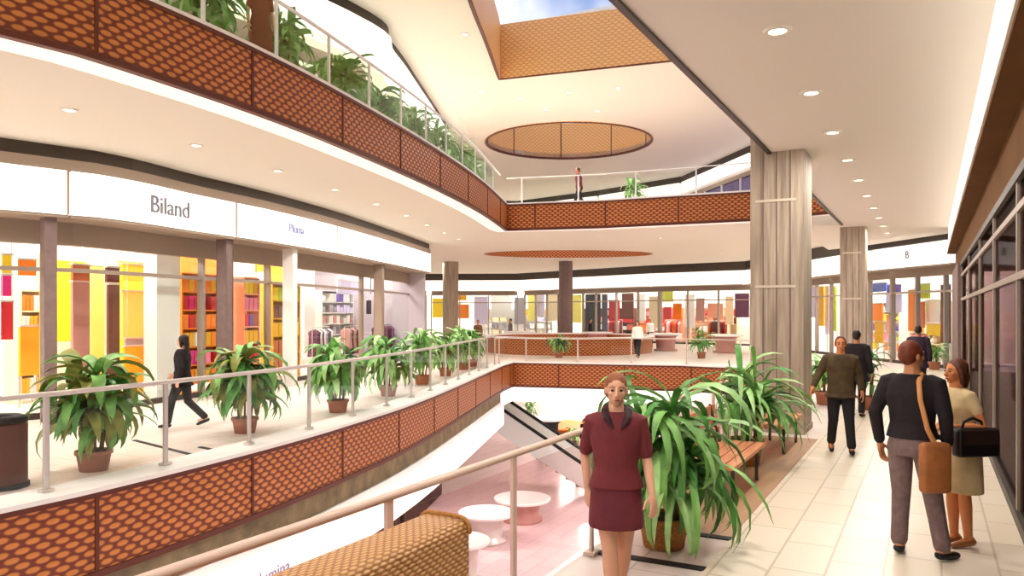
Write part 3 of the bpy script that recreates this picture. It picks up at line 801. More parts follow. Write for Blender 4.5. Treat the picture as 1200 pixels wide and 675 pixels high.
def goods(c, s, rz, kind, colour, label, group):
    key = (kind, tuple(round(x, 2) for x in s), colour)
    if key not in _boxes:
        bm = B()
        if kind == 'goods_box':
            box(bm, (0, 0, s[2]*.42), (s[0], s[1], s[2]*.84), 0, .006); box(bm, (0, 0, s[2]*.9), (s[0]*1.05, s[1]*1.04, s[2]*.2), 0, .006)
        elif kind == 'vase':
            q_ = min(s[0], .3); lathe(bm, [(0, 0), (q_*.3, 0), (q_*.5, s[2]*.35), (q_*.38, s[2]*.7), (q_*.2, s[2]*.85), (q_*.26, s[2]), (0, s[2]*.97)], (0, 0), 14)
        else:
            for k in range(4): box(bm, (0, 0, s[2]*(k+.5)/4), (s[0]*(1-.03*(k % 2)), s[1], s[2]/4*.96), 0, .012)
        _boxes[key] = obj(kind, bm, cmat(NAMES[colour])); o = _boxes[key]
    else:
        o = _boxes[key].copy(); COL.objects.link(o)
    o.location = c; o.rotation_euler = (0, 0, rz); tag(o, label, 'goods', group); return o
ORD = ['lowest', 'second', 'third', 'fourth', 'fifth', 'sixth', 'topmost']
def shelf(P, off, u0, u1, z0, z1, rows, cols, palette, where, frame, seed, kinds=('goods_box',), fill=.86, base=0):
    a, b = on_curve(P, off, u0), on_curve(P, off, u1)
    if a is None or b is None: return
    pa, pb = a[0], b[0]; d = pb-pa; W = d.length; rz = math.atan2(d.y, d.x); c = (pa+pb)/2; rnd = random.Random(seed)
    t = thing('display_shelf', 'tall %s display shelf %s' % (frame, where), 'shelf', (c.x, c.y, base), rz); fm = cmat(NAMES[frame])
    for sx in (-1, 1):
        bm = B(); box(bm, (sx*W/2, 0, z1/2), (.05, .4, z1)); obj('upright', bm, fm, t)
    bm = B(); box(bm, (0, .21, (z0+z1)/2), (W, .02, z1-z0)); obj('back_panel', bm, fm, t)
    st = (z1-z0)/rows
    R = Matrix.Rotation(rz, 2)
    for k in range(rows+1):
        bm = B(); box(bm, (0, 0, z0+st*k-.0), (W-.05, .4, .035)); obj('shelf_board', bm, fm, t)
    for k in range(rows):
        rc = palette[k % len(palette)]
        for j in range(cols):
            if rnd.random() > fill: continue
            col = rnd.choice(rc); kd = rnd.choice(kinds); w = (W-.1)/cols*.86; hh = st*(.74 if kd == 'goods_box' else .66 if kd == 'vase' else .5)
            x = -W/2+.05+(W-.1)/cols*(j+.5); q = R @ Vector((x, -.03))
            kn = {'goods_box': 'lidded box', 'vase': 'vase', 'folded_clothes': 'folded garment pile'}[kd]
            lab = '%s %s on the %s shelf %s' % (col, kn, ORD[k], where)
            goods((c.x+q.x, c.y+q.y, base+z0+st*k+.02), (w, .3, hh), rz, kd, col, lab, lab)
# pink and yellow shop, first on the curve
P_ = S0
panel(P_, 2.3, 0, 13, 299, 320, 'yellow', 'yellow hanging panel above the magenta one by the first shop window')
panel(P_, 2.3, 0, 13, 323, 347, 'magenta', 'magenta hanging panel below the yellow one in the first shop')
panel(P_, 2.0, 0, 14, 354, 398, 'red', 'tall red panel under the magenta panel in the first shop')
panel(P_, 2.3, 20, 42, 305, 323, 'orange', 'orange hanging panel beside the first shop pillar')
panel(P_, 3.2, 22, 46, 383, 440, 'gold', 'gold standing panel low in the first shop window')
panel(P_, 1.9, 46, 55, 298, 470, 'gold', 'narrow tall gold panel beside the brown shop pillar')
shelf(P_, 4.1, 15, 46, .2, 2.6, 5, 6, [['gold', 'white'], ['white', 'orange'], ['gold', 'yellow', 'olive'], ['white', 'gold'], ['orange', 'white']], 'inside the first pink and yellow shop', 'cream', 4, fill=.9)
panel(P_, 4.6, 58, 100, 306, 400, 'yellow', 'wide yellow wall panel behind the dusty rose totem')
panel(P_, 4.9, 140, 182, 308, 420, 'yellow', 'wide yellow wall panel at the back of the yellow shop')
panel(P_, 4.7, 210, 262, 300, 420, 'orange', 'wide orange wall panel behind the orange shelf')
panel(P_, 4.7, 300, 344, 312, 400, 'gold', 'wide gold wall panel behind the gold shelf')
# yellow shop
panel(P_, 2.4, 84, 104, 331, 462, 'dusty rose', 'dusty rose tall panel in the yellow shop')
panel(P_, 2.2, 84, 104, 311, 329, 'terracotta', 'terracotta square panel above the dusty rose panel')
panel(P_, 3.6, 106, 121, 312, 460, 'pale yellow', 'pale yellow panel between the rose and the dark totem')
panel(P_, 1.7, 124, 139, 314, 331, 'dark red', 'dark red square on top of the brown totem')
panel(P_, 1.7, 126, 139, 334, 478, 'brown', 'brown tall totem panel in the yellow shop window')
panel(P_, 3.2, 142, 179, 311, 330, 'yellow', 'wide yellow hanging panel in the yellow shop')
panel(P_, 3.4, 142, 179, 342, 396, 'pale yellow', 'large pale yellow panel in the middle of the yellow shop')
panel(P_, 3.0, 146, 177, 397, 404, 'grey', 'thin grey band above the golden counter panel')
panel(P_, 2.9, 145, 178, 406, 470, 'gold', 'golden counter panel low in the yellow shop')
p, d, s_ = on_curve(S0, 1.6, 190); bm = B(); box(bm, (p.x, p.y, 1.75), (.75, .4, 3.5), math.atan2(d.y, d.x)); struct('column', bm, M_WHITE)
W1 = [['orange', 'gold', 'yellow'], ['magenta', 'red', 'pink'], ['orange', 'white', 'olive'], ['orange', 'red', 'violet'], ['magenta', 'pink', 'red'], ['orange', 'yellow', 'gold']]
shelf(P_, 1.9, 206, 266, .25, 3.1, 6, 9, [['gold', 'olive', 'orange'], ['magenta', 'red', 'pink'], ['orange', 'white', 'gold'], ['orange', 'red', 'terracotta'], ['magenta', 'red', 'orange'], ['yellow', 'orange', 'gold']], 'behind the person in black', 'orange', 5, fill=.95)
shelf(P_, 1.9, 279, 297, .25, 3.1, 6, 3, [['gold', 'orange'], ['red', 'pink'], ['orange', 'gold'], ['red', 'violet'], ['pink', 'red'], ['yellow', 'gold']], 'just past the second brown pillar', 'salmon', 6, fill=.95)
shelf(P_, 1.9, 313, 345, .25, 3.0, 5, 5, [['terracotta', 'brown'], ['terracotta', 'gold'], ['gold', 'yellow'], ['brown', 'violet', 'gold'], ['yellow', 'lime']], 'beside the white shop pillar', 'gold', 7, fill=.95)
panel(P_, 3.6, 300, 312, 320, 440, 'white', 'white tall panel between the red and gold shelves')
# clothes shop
def garment(loc, rz, colour, label, group, L_=.8):
    t = thing('hanging_garment', label, 'garment', loc, rz, group)
    bm = B(); loft(bm, [(0, 0, -L_, .05, .24), (0, 0, -L_*.6, .045, .2), (0, 0, -.25, .045, .19), (0, 0, -.12, .05, .22), (0, 0, -.05, .035, .12), (0, 0, -.01, .02, .05)], 14); obj('cloth', bm, cmat(NAMES[colour]), t, True)
    obj('hook', tube(B(), [(0, 0, -.02), (0, 0, .04), (0, .02, .07), (0, 0, .085)], .006, 6), M_POST, t)
def rack(P, off, u, where, cols, seed, z=1.55, W=1.6, base=0):
    p, d, _ = on_curve(P, off, u); rz = math.atan2(d.y, d.x); rnd = random.Random(seed)
    t = thing('clothes_rack', 'metal clothes rack %s' % where, 'rack', (p.x, p.y, base), rz)
    obj('rail', tube(B(), [(-W/2, 0, z), (W/2, 0, z)], .018, 8), M_POST, t)
    for sx in (-1, 1):
        bm = B(); tube(bm, [(sx*W/2, 0, 0), (sx*W/2, 0, z)], .018, 8); tube(bm, [(sx*W/2, -.28, .02), (sx*W/2, .28, .02)], .02, 8); obj('stand', bm, M_POST, t)
    n = 9
    for k in range(n):
        x = -W/2+.12+(W-.24)*k/(n-1); q = Matrix.Rotation(rz, 2) @ Vector((x, 0)); c = rnd.choice(cols)
        lab = '%s garment hanging on the rack %s' % (c, where)
        garment((p.x+q.x, p.y+q.y, base+z-.07), rz, c, lab, lab, rnd.uniform(.75, 1.05))
rack(P_, 2.4, 376, 'in the pale shop behind the third plant', ['slate', 'white', 'grey', 'plum'], 11)
shelf(P_, 3.6, 372, 440, .2, 3.0, 6, 9, [['white', 'grey'], ['pale violet', 'white'], ['grey', 'slate'], ['white', 'dusty rose'], ['grey', 'pale violet'], ['white', 'violet']], 'in the pale clothes shop', 'white', 27, ('goods_box', 'folded_clothes'))
rack(P_, 2.0, 412, 'in the pale shop with dark tops', ['black', 'plum', 'grey', 'dusty rose'], 12)
rack(P_, 2.0, 446, 'before the last pale shop pillar', ['gold', 'brown', 'plum', 'pale violet'], 13)
rack(P_, 1.8, 474, 'where the shop row turns dark', ['plum', 'black', 'dark red', 'violet'], 14, W=1.3)
panel(P_, 3.4, 356, 368, 318, 420, 'white', 'tall white panel beside the white shop pillar')
panel(P_, 3.0, 395, 424, 330, 345, 'pale violet', 'pale violet hanging panel in the clothes shop')
panel(P_, 2.6, 430, 446, 352, 368, 'black', 'black hanging sign panel in the clothes shop')
panel(P_, 3.2, 458, 480, 335, 346, 'violet', 'violet hanging panel near the row end')
panel(P_, 2.6, 482, 500, 322, 345, 'black', 'black hanging panel closing the row end')
panel(P_, 3.8, 458, 500, 350, 412, 'plum', 'wide plum wall panel near the row end')
# far shops
Q = FARW
far_panels = [(507, 521, 350, 372, 'yellow', 'yellow panel behind the curved row end'), (537, 547, 343, 352, 'gold', 'small gold square on the far shop wall'), (537, 550, 357, 373, 'orange', 'small orange square under the gold one'),
  (556, 572, 348, 380, 'pale violet', 'pale violet panel beside the pale round pillar'), (576, 600, 347, 372, 'white', 'white panel in the far shop above the parapet'), (603, 616, 349, 380, 'grey', 'grey panel in the far shop above the parapet'), (619, 628, 345, 376, 'pale yellow', 'pale yellow narrow panel in the far shop'),
  (630, 640, 345, 370, 'pale violet', 'pale violet narrow panel beside the pale yellow one'), (643, 656, 346, 376, 'cream', 'cream panel beside the dark round pillar'), (672, 684, 346, 378, 'pale yellow', 'pale yellow panel just past the dark round pillar'),
  (688, 704, 345, 392, 'black', 'tall black panel of the dark fronted shop'), (706, 712, 345, 392, 'slate', 'narrow slate panel of the dark fronted shop'), (714, 727, 352, 376, 'red', 'red panel inside the dark fronted shop'), (730, 744, 344, 372, 'brown', 'brown panel inside the dark fronted shop'),
  (748, 758, 346, 376, 'white', 'white panel before the red square'), (762, 774, 348, 384, 'cream', 'cream panel beside the red square'), (778, 787, 360, 374, 'red', 'small bright red square in the far shop'), (776, 789, 341, 354, 'lime', 'lime panel above the red square'),
  (789, 800, 356, 374, 'orange', 'orange panel beside the red square'), (804, 816, 346, 384, 'white', 'tall white panel left of the salmon display'), (818, 828, 350, 376, 'dusty rose', 'dusty rose panel in the salmon display shop'), (832, 850, 356, 373, 'salmon', 'salmon display panel near the concrete pillar'),
  (836, 847, 377, 391, 'dark red', 'dark red low panel near the concrete pillar'), (853, 862, 348, 380, 'cream', 'cream panel near the concrete pillar'), (864, 880, 344, 372, 'plum', 'plum panel touching the concrete pillar edge'),
  (951, 961, 336, 372, 'pale violet', 'pale violet panel just past the concrete pillar'), (963, 971, 336, 382, 'gold', 'gold vertical strip between the two pillars'), (973, 977, 336, 392, 'pale violet', 'thin pale violet strip between the two pillars'), (978, 985, 336, 388, 'lime', 'lime vertical strip beside the slim pillar'),
  (1020, 1037, 356, 376, 'orange', 'orange panel just past the slim pillar'), (1029, 1038, 377, 402, 'gold', 'gold panel under the orange panel'), (1024, 1042, 332, 342, 'blue', 'blue panel high in the end shop'), (1043, 1058, 334, 343, 'violet', 'violet panel high in the end shop'),
  (1042, 1060, 346, 366, 'pale violet', 'pale violet square in the end shop'), (1042, 1052, 370, 392, 'salmon', 'salmon panel in the end shop'), (1065, 1073, 340, 388, 'orange', 'orange vertical strip in the end shop'), (1075, 1092, 333, 350, 'lime', 'lime panel high in the end shop'),
  (1076, 1084, 354, 384, 'terracotta', 'terracotta strip in the end shop'), (1086, 1103, 352, 378, 'white', 'white square in the end shop'), (1087, 1106, 380, 393, 'yellow', 'yellow panel under the white square'), (1107, 1118, 334, 402, 'brown', 'brown strip beside the dark glass shop')]
for k, a in enumerate(far_panels): panel(Q, 1.6+.25*(k % 5), *a)
shelf(Q, 3.9, 1022, 1060, .2, 2.6, 5, 7, [['orange', 'yellow', 'white'], ['pink', 'white', 'lime'], ['orange', 'violet', 'white'], ['red', 'yellow', 'white'], ['white', 'pale violet']], 'behind the slim pillar', 'white', 21, ('goods_box', 'vase'))
shelf(Q, 3.9, 1074, 1112, .2, 2.6, 5, 7, [['orange', 'yellow', 'white'], ['pink', 'white', 'lime'], ['gold', 'brown', 'white'], ['red', 'yellow', 'white'], ['white', 'lime']], 'at the end of the walkway', 'cream', 22, ('goods_box', 'vase'))
shelf(Q, 4.0, 690, 745, .2, 2.4, 4, 8, [['salmon', 'brown'], ['white', 'terracotta'], ['red', 'salmon'], ['dark red', 'cream']], 'in the dark fronted shop', 'brown', 23, ('goods_box', 'folded_clothes'))
shelf(Q, 4.0, 752, 802, .2, 2.4, 4, 8, [['salmon', 'white'], ['white', 'orange'], ['red', 'salmon'], ['cream', 'pink']], 'behind the red square', 'salmon', 24, ('goods_box', 'folded_clothes'))
shelf(Q, 4.0, 812, 868, .2, 2.4, 4, 8, [['salmon', 'terracotta'], ['white', 'orange'], ['dark red', 'salmon'], ['cream', 'red']], 'near the concrete pillar', 'cream', 25, ('goods_box', 'vase'))
shelf(Q, 4.0, 560, 650, .2, 2.4, 4, 10, [['white', 'cream'], ['white', 'grey'], ['cream', 'pale violet'], ['white', 'gold']], 'above the round parapet', 'white', 26, ('goods_box', 'vase'))
rack(Q, 2.9, 720, 'in the dark fronted far shop', ['red', 'dark red', 'salmon', 'white'], 31)
rack(Q, 2.9, 790, 'in the red and white far shop', ['red', 'white', 'orange', 'salmon'], 32)
rack(Q, 2.9, 845, 'in the far shop next to the concrete pillar', ['red', 'orange', 'dark red', 'cream'], 33)
# near dark shop on the walkway's other side
RS = [Vector((1.9, -6)), Vector((1.9, 30))]
for k, (y, cs, wh) in enumerate(((3.2, ['dark red', 'plum', 'red'], 'deep behind the dark glass near the couple'), (6.0, ['dark red', 'brown', 'black'], 'behind the dark glass beside the handbag'), (9.4, ['violet', 'plum', 'blue'], 'behind the dark glass with violet clothes'), (13.5, ['dark red', 'red', 'black'], 'far behind the dark glass'))):
    q = [Vector((2.1, y+3)), Vector((2.1, y-3))]
    t0 = len(COL.objects)
    rnd = random.Random(60+k); t = thing('clothes_rack', 'metal clothes rack %s' % wh, 'rack', (2.0, y, 0), PI/2)
    obj('rail', tube(B(), [(-.9, 0, 1.7), (.9, 0, 1.7)], .018, 8), M_POST, t)
    for sx in (-1, 1):
        bm = B(); tube(bm, [(sx*.9, 0, 0), (sx*.9, 0, 1.7)], .018, 8); tube(bm, [(sx*.9, -.28, .02), (sx*.9, .28, .02)], .02, 8); obj('stand', bm, M_POST, t)
    for j in range(9):
        c = rnd.choice(cs); lab = '%s garment on the rack %s' % (c, wh)
        garment((2.0, y-.78+.195*j, 1.63), PI/2, c, lab, lab, rnd.uniform(.8, 1.1))
RS2 = [Vector((1.25, -6)), Vector((1.25, 26))]
panel(RS2, 0, 1174, 1194, 215, 318, 'dark red', 'dark red panel high behind the dark shop glass')
panel(RS2, 0, 1176, 1196, 335, 425, 'red', 'red panel lower behind the dark shop glass')
panel(RS2, 0, 1150, 1158, 300, 430, 'violet', 'narrow violet panel behind the dark shop glass')
# tables on the far floor and the level below
def ctable(label, p, z, r, h, top, body, group=None):
    t = thing('counter', label, 'counter', (p[0], p[1], z), 0, group)
    obj('drum', lathe(B(), [(0, 0), (r*.7, 0), (r*.72, .08), (r*.55, .12), (r*.62, h*.8), (r*.85, h-.1), (0, h-.1)], (0, 0), 28), body, t, True)
    obj('top', lathe(B(), [(0, h-.1), (r*.98, h-.1), (r, h-.06), (r, h-.02), (r*.98, h), (0, h)], (0, 0), 28), top, t)
for i, (u, D, lab) in enumerate(((610, 46.5, 'round white topped counter behind the round parapet'), (700, 45, 'round white topped counter in front of the dark fronted shop'), (780, 42, 'round white topped counter before the red and white shop'), (850, 40, 'round white topped counter next to the concrete pillar'))):
    ctable(lab, atd(u, D), 0, .9, .95, M_WHITE, cmat(NAMES['dusty rose']))
ctable('dark round kiosk with white top on the level below', atd(641, 41.5), LF, 1.0, 1.6, M_WHITE, M_BLACK)
ctable('low orange round seat on the level below, beyond the dark kiosk', atd(655, 46), LF, 2.0, .6, cmat(NAMES['orange']), cmat(NAMES['terracotta']))
for i, (u, D) in enumerate(((570, 24.5), (612, 27), (540, 21))):
    ctable('pale %s counter on the pink floor of the level below' % ('square edged', 'round', 'small')[i], atd(u, D), LF, (.9, 1.0, .8)[i], (.95, .8, 1.1)[i], M_WHITE, (M_POST, cmat(NAMES['dusty rose']), M_POST)[i])
for i, (u, D, h) in enumerate(((620, 50, 2.4), (672, 41, 1.6))):
    p = atd(u, D); plant('leafy plant on the level below %s' % ('beyond the escalator', 'next to the dark kiosk')[i], (p.x, p.y, LF), h, .8, M_TERRA, 40, .1, (0, 1), None, 4, .3, .4, 2.2, 120+i, .5)
# escalator on the level below
t = thing('escalator', 'white sided escalator with dark handrail going down to the pink floor', 'escalator', (0, 0, 0))
e0 = atd(522, 34.5); e1 = atd(697, 30.5); e0.z = -1.45; e1.z = LF; dd = (e1-e0); hd = Vector((dd.x, dd.y, 0)).normalized(); sd = Vector((-hd.y, hd.x, 0))
for k in (0, 1):
    o_ = sd*(1.2*k); bm = B()
    for s_, q in ((0, 0),):
        vs = []
        for w_ in (0, .12):
            for p, z0, z1 in ((e0, -.35, .85), (e1, -.0, .85)): vs.append([bm.verts.new(p+o_+sd*w_+Vector((0, 0, z))) for z in (z0, z1)])
        a, b, c_, d_ = vs
        for f in ((a[0], a[1], b[1], b[0]), (c_[0], d_[0], d_[1], c_[1]), (a[1], c_[1], d_[1], b[1]), (a[0], b[0], d_[0], c_[0]), (a[0], c_[0], c_[1], a[1]), (b[0], b[1], d_[1], d_[0])): bm.faces.new(f)
    obj('balustrade', bm, M_WHITE, t)
    obj('handrail', tube(B(), [e0+o_+sd*.06+Vector((0, 0, .92)), e1+o_+sd*.06+Vector((0, 0, .92))], .07, 8), M_BLACK, t, True)
bm = B(); n = 16
for k in range(n):
    p = e0.lerp(e1, (k+.5)/n)+sd*.66; box(bm, (p.x, p.y, p.z-.02), (dd.xy.length/n, 1.05, .2), math.atan2(hd.y, hd.x))
obj('steps', bm, M_TAUPE, t)

# ------------------------------------------------------------------ people
SKIN = {'light': mat('skin_light', (226, 172, 140), .5), 'tan': mat('skin_tan', (206, 140, 100), .5), 'warm': mat('skin_warm', (214, 134, 84), .5)}
def remesh(o, vox, smooth=3):
    m = o.modifiers.new('r', 'REMESH'); m.mode = 'VOXEL'; m.voxel_size = vox; m.use_smooth_shade = True
    s = o.modifiers.new('s', 'SMOOTH'); s.factor = .5; s.iterations = smooth
    return o
def frame_of(d, n):
    d = d.normalized(); n = (n - d*n.dot(d)).normalized(); return d, d.cross(n).normalized(), n
def hand(bm, w, d, palm_n, sgn, s, curl=.5, fr=.0085):
    """palm and five bent fingers; sgn puts the thumb on +side or -side"""
    d, sd, n = frame_of(d, palm_n)
    R = Matrix((sd, d, n)).transposed()
    ell(bm, w+d*.048*s, (.041*s, .055*s, .017*s), R)
    tube(bm, [w-d*.02*s, w+d*.03*s], [.024*s, .028*s], 10, .7)
    for k, (o_, L_) in enumerate(((.030, .070), (.011, .080), (-.009, .074), (-.028, .056))):
        p = w+d*.09*s+sd*(o_*sgn*s); pts = [w+d*.06*s+sd*(o_*sgn*.8*s), p]; ang = curl*.35
        for j in range(3):
            dv = d*math.cos(ang)+n*math.sin(ang)+sd*(o_*sgn*.9); p = p+dv.normalized()*L_*s*(.42, .33, .25)[j]; pts.append(p); ang += curl
        tube(bm, pts, [fr*1.15*s, fr*1.1*s, fr*s, fr*.92*s, fr*.8*s], 8)
    p = w+d*.025*s+sd*(.03*sgn*s); pts = [p]; dv = (d*.65+sd*sgn*.65+n*.3).normalized()
    p = p+dv*.04*s; pts.append(p); dv = (d*.9+sd*sgn*.25+n*.35).normalized(); p = p+dv*.032*s; pts.append(p); p = p+(dv+n*.2).normalized()*.024*s; pts.append(p)
    tube(bm, pts, [.013*s, .0115*s, .0098*s, .008*s], 8)
BASE = dict(hipL=(.09, 0, .90), kneeL=(.095, -.01, .49), ankL=(.095, .02, .085), hipR=(-.09, 0, .90), kneeR=(-.095, -.01, .49), ankR=(-.095, .02, .085),
            shL=(.165, 0, 1.385), elL=(.215, .02, 1.11), wrL=(.225, -.04, .87), shR=(-.165, 0, 1.385), elR=(-.215, .02, 1.11), wrR=(-.225, -.04, .87), footL=0.0, footR=0.0)
def person(label, loc, face, H=1.7, pose={}, male=False, skin='light', vox=.008, head_yaw=0, lean=0, top=None, bottom=None, shoes=M_BLACK, hair=None, extras=(), curl=.5):
    """local axes: the figure faces -y; face = world direction it faces"""
    s = H/1.7; J = dict(BASE); J.update(pose)
    if male:
        for k in ('shL', 'shR', 'elL', 'elR', 'wrL', 'wrR'):
            if k not in pose: J[k] = (J[k][0]*1.12, J[k][1], J[k][2])
    def V(p):
        p = Vector(p); p.y -= lean*max(0, p.z-.9); return p*s
    rz = math.atan2(face[0], -face[1])
    t = thing('person', label, 'person', loc, rz)
    G = lambda k: V(J[k])
    wd_ = 1.10 if male else 1.0
    # --- body: one continuous surface
    bm = B()
    rings = [(.80, .115, .095), (.88, .158, .112), (.96, .15, .108), (1.06, .128, .094), (1.17, .138, .1), (1.28, .158, .106), (1.36, .155, .09), (1.41, .108, .068), (1.45, .06, .058), (1.50, .052, .056)]
    def torso(bm, rr, grow=0):
        loft(bm, [(V((0, 0, z)).x, V((0, 0, z)).y, z*s, (rx*(wd_ if z > 1.0 else 1)+grow)*s, (ry+grow)*s) for z, rx, ry in rr], 22, 2.3)
    torso(bm, rings)
    for q in 'LR':
        tube(bm, [G('hip'+q), G('hip'+q).lerp(G('knee'+q), .5), G('knee'+q), G('knee'+q).lerp(G('ank'+q), .3), G('knee'+q).lerp(G('ank'+q), .7), G('ank'+q)], [.088*s, .074*s, .054*s, .056*s, .043*s, .036*s], 14)
        tube(bm, [G('sh'+q), G('sh'+q).lerp(G('el'+q), .5), G('el'+q), G('el'+q).lerp(G('wr'+q), .35), G('wr'+q)], [.042*s*wd_, .041*s*wd_, .035*s, .035*s, .025*s], 12)
        a = G('ank'+q); fy = J['foot'+q]; fd = Vector((math.sin(fy), -math.cos(fy), 0))
        tube(bm, [a+Vector((0, 0, -.02*s))-fd*.03*s, a+fd*.06*s+Vector((0, 0, -.04*s)), a+fd*.14*s+Vector((0, 0, -.058*s))], [.036*s, .034*s, .026*s], 10)
        sg = 1 if q == 'L' else -1
        fw = (G('wr'+q)-G('el'+q)).normalized()
        pn = J.get('palm'+q, (-sg, .15, 0)); dv, sd_, n_ = frame_of(fw, Vector(pn))
        fwd = Vector(J.get('thumb'+q, (0, -1, .1)))
        hand(bm, G('wr'+q)+fw*.01*s, fw, Vector(pn), 1 if sd_.dot(fwd) > 0 else -1, s*(1.06 if male else .98), J.get('curl'+q, curl))
    hc = V((0, 0, 1.60)); RY = Matrix.Rotation(head_yaw, 3, 'Z')
    def HP(x, y, z): return hc + RY @ (Vector((x, y, z))*s)
    tube(bm, [V((0, .01, 1.42)), V((0, .0, 1.54))], [.056*s*wd_, .052*s*wd_], 12)
    ell(bm, HP(0, .012, .022), (.073*s, .09*s, .088*s), RY)
    ell(bm, HP(0, -.022, -.04), (.057*s, .066*s, .068*s), RY)
    ell(bm, HP(0, -.058, -.085), (.026*s, .022*s, .02*s), RY)
    tube(bm, [HP(0, -.082, .012), HP(0, -.102, -.03)], [.009*s, .0145*s], 8)
    for sx in (-1, 1):
        ell(bm, HP(sx*.076, .012, -.012), (.011*s, .02*s, .031*s), RY); ell(bm, HP(sx*.036, -.06, -.022), (.026*s, .02*s, .02*s), RY)
    for sx in (-1, 1): ell(bm, HP(sx*.012, -.083, -.063), (.016*s, .008*s, .007*s), RY)
    remesh(obj('body', bm, SKIN[skin], t), min(vox, .0065 if vox < .01 else vox), 2)
    for sx in (-1, 1):
        obj('eye', ell(B(), HP(sx*.031, -.079, .004), (.0135*s, .007*s, .008*s), RY, 10, 8), mat('eye_dark', (52, 34, 30), .3), t, True)
        obj('eyebrow', tube(B(), [HP(sx*.016, -.085, .026), HP(sx*.034, -.083, .031), HP(sx*.05, -.07, .024)], .004*s, 6), hair[1], t, True)
    obj('mouth', ell(B(), HP(0, -.088, -.063), (.021*s, .006*s, .0075*s), RY, 10, 8), mat('lips', (176, 84, 76), .5), t, True)
    # --- hair
    bm = B(); hs = hair[0]
    k_ = .955 if hs == 'short' else 1.0
    ell(bm, HP(0, .026, .042), (.082*s*k_, .094*s*k_, .084*s*k_), RY); ell(bm, HP(0, .045, .0 if hs == 'short' else -.005), (.08*s*k_, .075*s*k_, .085*s*k_), RY)
    if hs == 'tied':
        ell(bm, HP(0, .12, .01), (.036*s, .04*s, .045*s), RY)
    if hs in ('bob', 'long'):
        for sx in (-1, 1): tube(bm, [HP(sx*.066, -.02, .05), HP(sx*.082, .0, -.02), HP(sx*.078, .01, -.1)], [.024*s, .028*s, .022*s], 10)
        tube(bm, [HP(0, .07, .03), HP(0, .085, -.06), HP(0, .08, -.13 if hs == 'bob' else -.3)], [.06*s, .068*s, .05*s], 14, .6)
    if hs == 'short':
        for sx in (-1, 1): ell(bm, HP(sx*.07, .0, .02), (.014*s, .035*s, .045*s), RY)
    remesh(obj('hair', bm, hair[1], t), max(vox, .008), 3)
    # --- clothes
    if top:
        bm = B(); hem, sl, m, kind = top['hem'], top['sleeve'], top['mat'], top.get('kind', 'shirt')
        g = top.get('grow', .018)
        rr = [(hem, top.get('hem_r', .165), top.get('hem_ry', .118))] + [(z, rx, ry) for z, rx, ry in rings if z > hem+.04 and z < 1.40]
        if hem < .8: rr = [(hem, top.get('hem_r', .19), top.get('hem_ry', .14)), (max(hem+.05, .82), .172, .13)] + [(z, rx, ry) for z, rx, ry in rings if .9 < z < 1.40]
        if top.get('waist'): rr = [(z, rx*(top['waist'] if 1.0 < z < 1.1 else 1), ry) for z, rx, ry in rr]
        torso(bm, rr+[(1.415, .118, .076), (1.452, .068, .064)], g)
        for q in 'LR':
            a, e, w_ = G('sh'+q), G('el'+q), G('wr'+q)
            pts = [a+Vector((-.05*s if q == 'L' else .05*s, 0, .012*s)), a]; rad = [(.046+g*.3)*s*wd_, (.047+g*.6)*s*wd_]
            if sl <= .5: pts += [a.lerp(e, sl*.9), a.lerp(e, sl*1.7)]; rad += [(.047+g*.3)*s*wd_, (.045+g*.35)*s*wd_]
            else: pts += [a.lerp(e, .5), e, e.lerp(w_, (sl-.5)*1.9)]; rad += [(.047+g*.4)*s*wd_, (.043+g*.5)*s, (.034+g*.4)*s]
            tube(bm, pts, rad, 12)
        remesh(obj(kind, bm, m, t), max(vox, .009), 3)
        if top.get('collar'):
            bm = B()
            for sx in (-1, 1):
                tube(bm, [V((sx*.01, .078, 1.475)), V((sx*.07, .035, 1.48)), V((sx*.082, -.04, 1.462)), V((sx*.07, -.1, 1.415)), V((sx*.028, -.128, 1.35))], [.022*s, .026*s, .03*s, .03*s, .012*s], 10, .6)
            remesh(obj('collar', bm, top['collar'], t), .007, 2)
        if top.get('inner'):
            bm = B(); tube(bm, [V((0, -.085, 1.42)), V((0, -.122, 1.3)), V((0, -.125, 1.02))], [.045*s, .075*s, .07*s], 12, .5, up=(0, 1, 0)); obj('inner_shirt', bm, top['inner'], t, True)
    if bottom:
        bm = B(); m = bottom['mat']; kind = bottom['kind']
        if kind in ('skirt',):
            hem = bottom['hem']; fx = (G('kneeL').x+G('kneeR').x)/2/s
            loft(bm, [(0, V((0, 0, z)).y, z*s, rx*s, ry*s) for z, rx, ry in ((hem, bottom.get('r', .19), bottom.get('ry', .15)), (hem+.08, bottom.get('r', .19)*.99, bottom.get('ry', .15)*.99), (.84, .184, .138), (.93, .175, .13), (1.03, .145, .112))], 24, 2.2)
        else:
            loft(bm, [(0, V((0, 0, z)).y, z*s, rx*s, ry*s) for z, rx, ry in ((.80, .155, .12), (.87, .18, .132), (.95, .168, .126), (1.04, .146, .112))], 22, 2.3)
            for q in 'LR':
                h, k, a = G('hip'+q), G('knee'+q), G('ank'+q)
                tube(bm, [h+Vector((0, 0, -.02)), h.lerp(k, .5), k, k.lerp(a, .5), k.lerp(a, .93)], [.1*s, .09*s, .073*s, .066*s, .064*s], 14)
        remesh(obj(kind, bm, m, t), max(vox, .009), 3)
    for q in 'LR':
        a = G('ank'+q); fy = J['foot'+q]; fd = Vector((math.sin(fy), -math.cos(fy), 0)); tip = J.get('toe'+q, 0)
        bm = B(); tube(bm, [a+Vector((0, 0, -.035*s))-fd*.035*s, a+fd*.07*s+Vector((0, 0, -.048*s-tip*.05)), a+fd*.155*s+Vector((0, 0, -.058*s-tip*.1))], [.042*s, .042*s, .032*s], 12, .85)
        remesh(obj('shoe', bm, shoes, t), max(vox, .009), 2)
    return t
